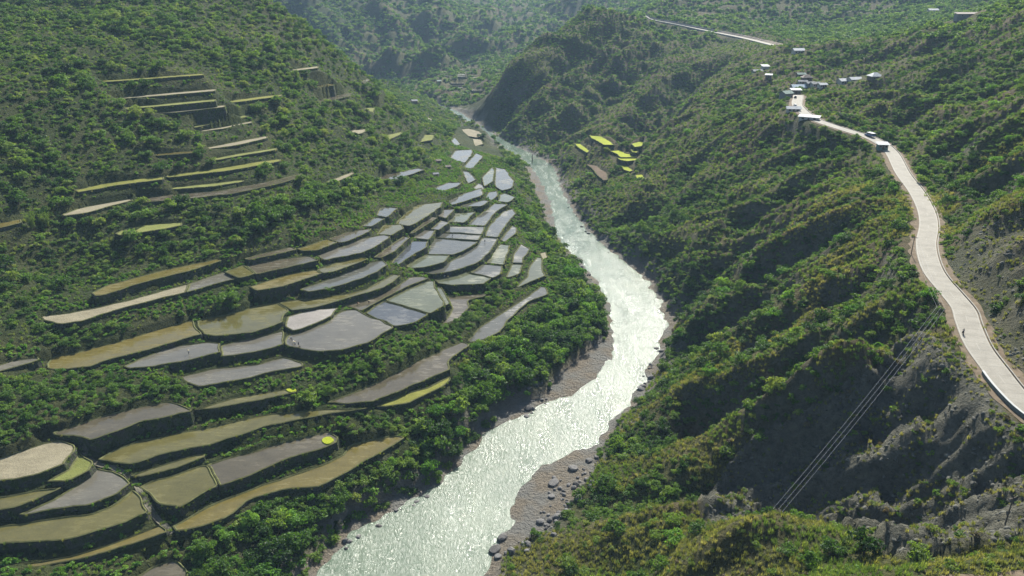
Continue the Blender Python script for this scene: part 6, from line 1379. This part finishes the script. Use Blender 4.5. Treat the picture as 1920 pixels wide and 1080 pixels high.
def bare_tree(px, py, label):
    x, y, z = ground_hit(px, py); e = empty('bare_tree', (x, y, z-0.3)); tag(e, label, 'tree'); rng = np.random.default_rng(int(px))
    def limbs(bm):
        def grow_(p, d, ln, r, n):
            q = p+d*ln; cyl(bm, p, q, r, r*0.65, 5)
            if n:
                for _ in range(3):
                    d2 = (d+Vector(rng.normal(0, 0.5, 3))+Vector((0, 0, 0.15))).normalized(); grow_(q, d2, ln*0.72, r*0.62, n-1)
        grow_(Vector((0, 0, 0)), Vector((0, 0, 1)), 1.7, 0.14, 4)
    bmobj('branches', limbs, M['bark'], e)
for px, py, lb in ((1700,425,'leafless tree at the road edge, lower of three'),(1692,395,'leafless tree at the road edge, middle of three'),(1683,362,'leafless tree at the road edge, upper of three')): bare_tree(px, py, lb)
# the bushes that show largest stand as single plants
cl = []
for kd in ('dark', 'mid', 'olive', 'bright', 'dry'):
    if 'shrub_'+kd in ST:
        A = np.concatenate(ST['shrub_'+kd]); ST['shrub_'+kd] = [A]; sc_ = A[:, 3]/np.hypot(A[:, 0], A[:, 1]); ppx_, ppy_, _ = project(A[:, 0], A[:, 1], A[:, 2]); sc_ = np.where((ppx_ > 5) & (ppx_ < 1915) & (ppy_ > 20) & (ppy_ < 1075), sc_, 0)
        for i in np.argsort(-sc_)[:160]: cl.append((sc_[i], kd, i))
cl.sort(reverse=True); drop = {}
for s_, kd, i in cl[:220]:
    A = ST['shrub_'+kd][0]; x, y, z, r = A[i]; drop.setdefault(kd, []).append(i)
    rg = 'bank' if x < RX_(y) and inpoly(*[np.array([q_]) for q_ in project(x, y, z)[:2]], BANK)[0] else 'right' if x > RX_(y) else 'field'
    lb, gp = where(x, y, z, rg); o = obj('bush', SHRUB[kd][i % 4], None, (x, y, z), random.uniform(0, 6.28), (r, r, r*random.uniform(0.75, 1.2)))
    tag(o, {'dark': 'dark green', 'mid': 'mid green', 'olive': 'olive green', 'bright': 'bright green', 'dry': 'dry brown'}[kd]+' low bush '+lb, 'bush', gp.replace('trees', 'bushes'))
for kd, ii in drop.items(): ST['shrub_'+kd] = [np.delete(ST['shrub_'+kd][0], ii, 0)]
NAMES = {'shrub_dark': ('dark_scrub', 'dark green scrub massed in gullies and on the hillsides'), 'shrub_mid': ('green_scrub', 'mid green scrub covering the hillsides'), 'shrub_olive': ('olive_scrub', 'olive green scrub on the sunny slopes'),
         'shrub_bright': ('bright_scrub', 'fresh bright green bushes near the river and paddies'), 'shrub_dry': ('dry_scrub', 'dry brown scrub on the right slopes'), 'tuft': ('dry_grass', 'pale dry grass on the right spurs'), 'tuftg': ('green_grass', 'green grass on banks and slopes'),
         'bean': ('bean_crop', 'bright green crop plants on the banks between paddies'), 'crag': ('loose_rock', 'broken grey rock on the bare eroded slopes'), 'far': ('distant_woods', 'hazy woods on the distant mountains'),
         'crown_dark': ('far_dark_trees', 'more distant dark trees on the slopes'), 'crown_mid': ('far_green_trees', 'more distant green trees on the slopes'), 'crown_olive': ('far_olive_trees', 'more distant olive trees on the slopes'), 'crown_bright': ('far_bright_trees', 'more distant bright green trees on the slopes')}
for key, lst in ST.items():
    A = np.concatenate(lst); nm, lb = NAMES[key]
    scatter(nm, lb, A[:, 0], A[:, 1], A[:, 2], A[:, 3], key, (0.75, 1.25) if not key.startswith('tuft') else (0.8, 1.4))
    print('STUFF', key, len(A))
# ------------------------------------------------------------------ the hazy air of the valley
def haze_box():
    m = bpy.data.materials.new('valley_haze'); m.use_nodes = True; n = m.node_tree; n.nodes.clear()
    out = n.nodes.new('ShaderNodeOutputMaterial'); v = n.nodes.new('ShaderNodeVolumePrincipled')
    v.inputs['Color'].default_value = (0.50, 0.74, 1.0, 1); v.inputs['Density'].default_value = 0.0001; v.inputs['Anisotropy'].default_value = 0.0
    n.links.new(v.outputs[0], out.inputs['Volume'])
    x0, x1, y0, y1, z0, z1 = XS[0]-20, XS[-1]+20, YS[0]-20, YS[-1]+20, -6.0, float(h.max())+25
    V = [(x, y, z) for z in (z0, z1) for y in (y0, y1) for x in (x0, x1)]
    Fq = [(0, 2, 3, 1), (4, 5, 7, 6), (0, 1, 5, 4), (2, 6, 7, 3), (0, 4, 6, 2), (1, 3, 7, 5)]
    tag(obj('haze', mesh('haze', V, Fq, m)), 'thin blue haze filling the valley air', None, None, 'stuff')
haze_box()
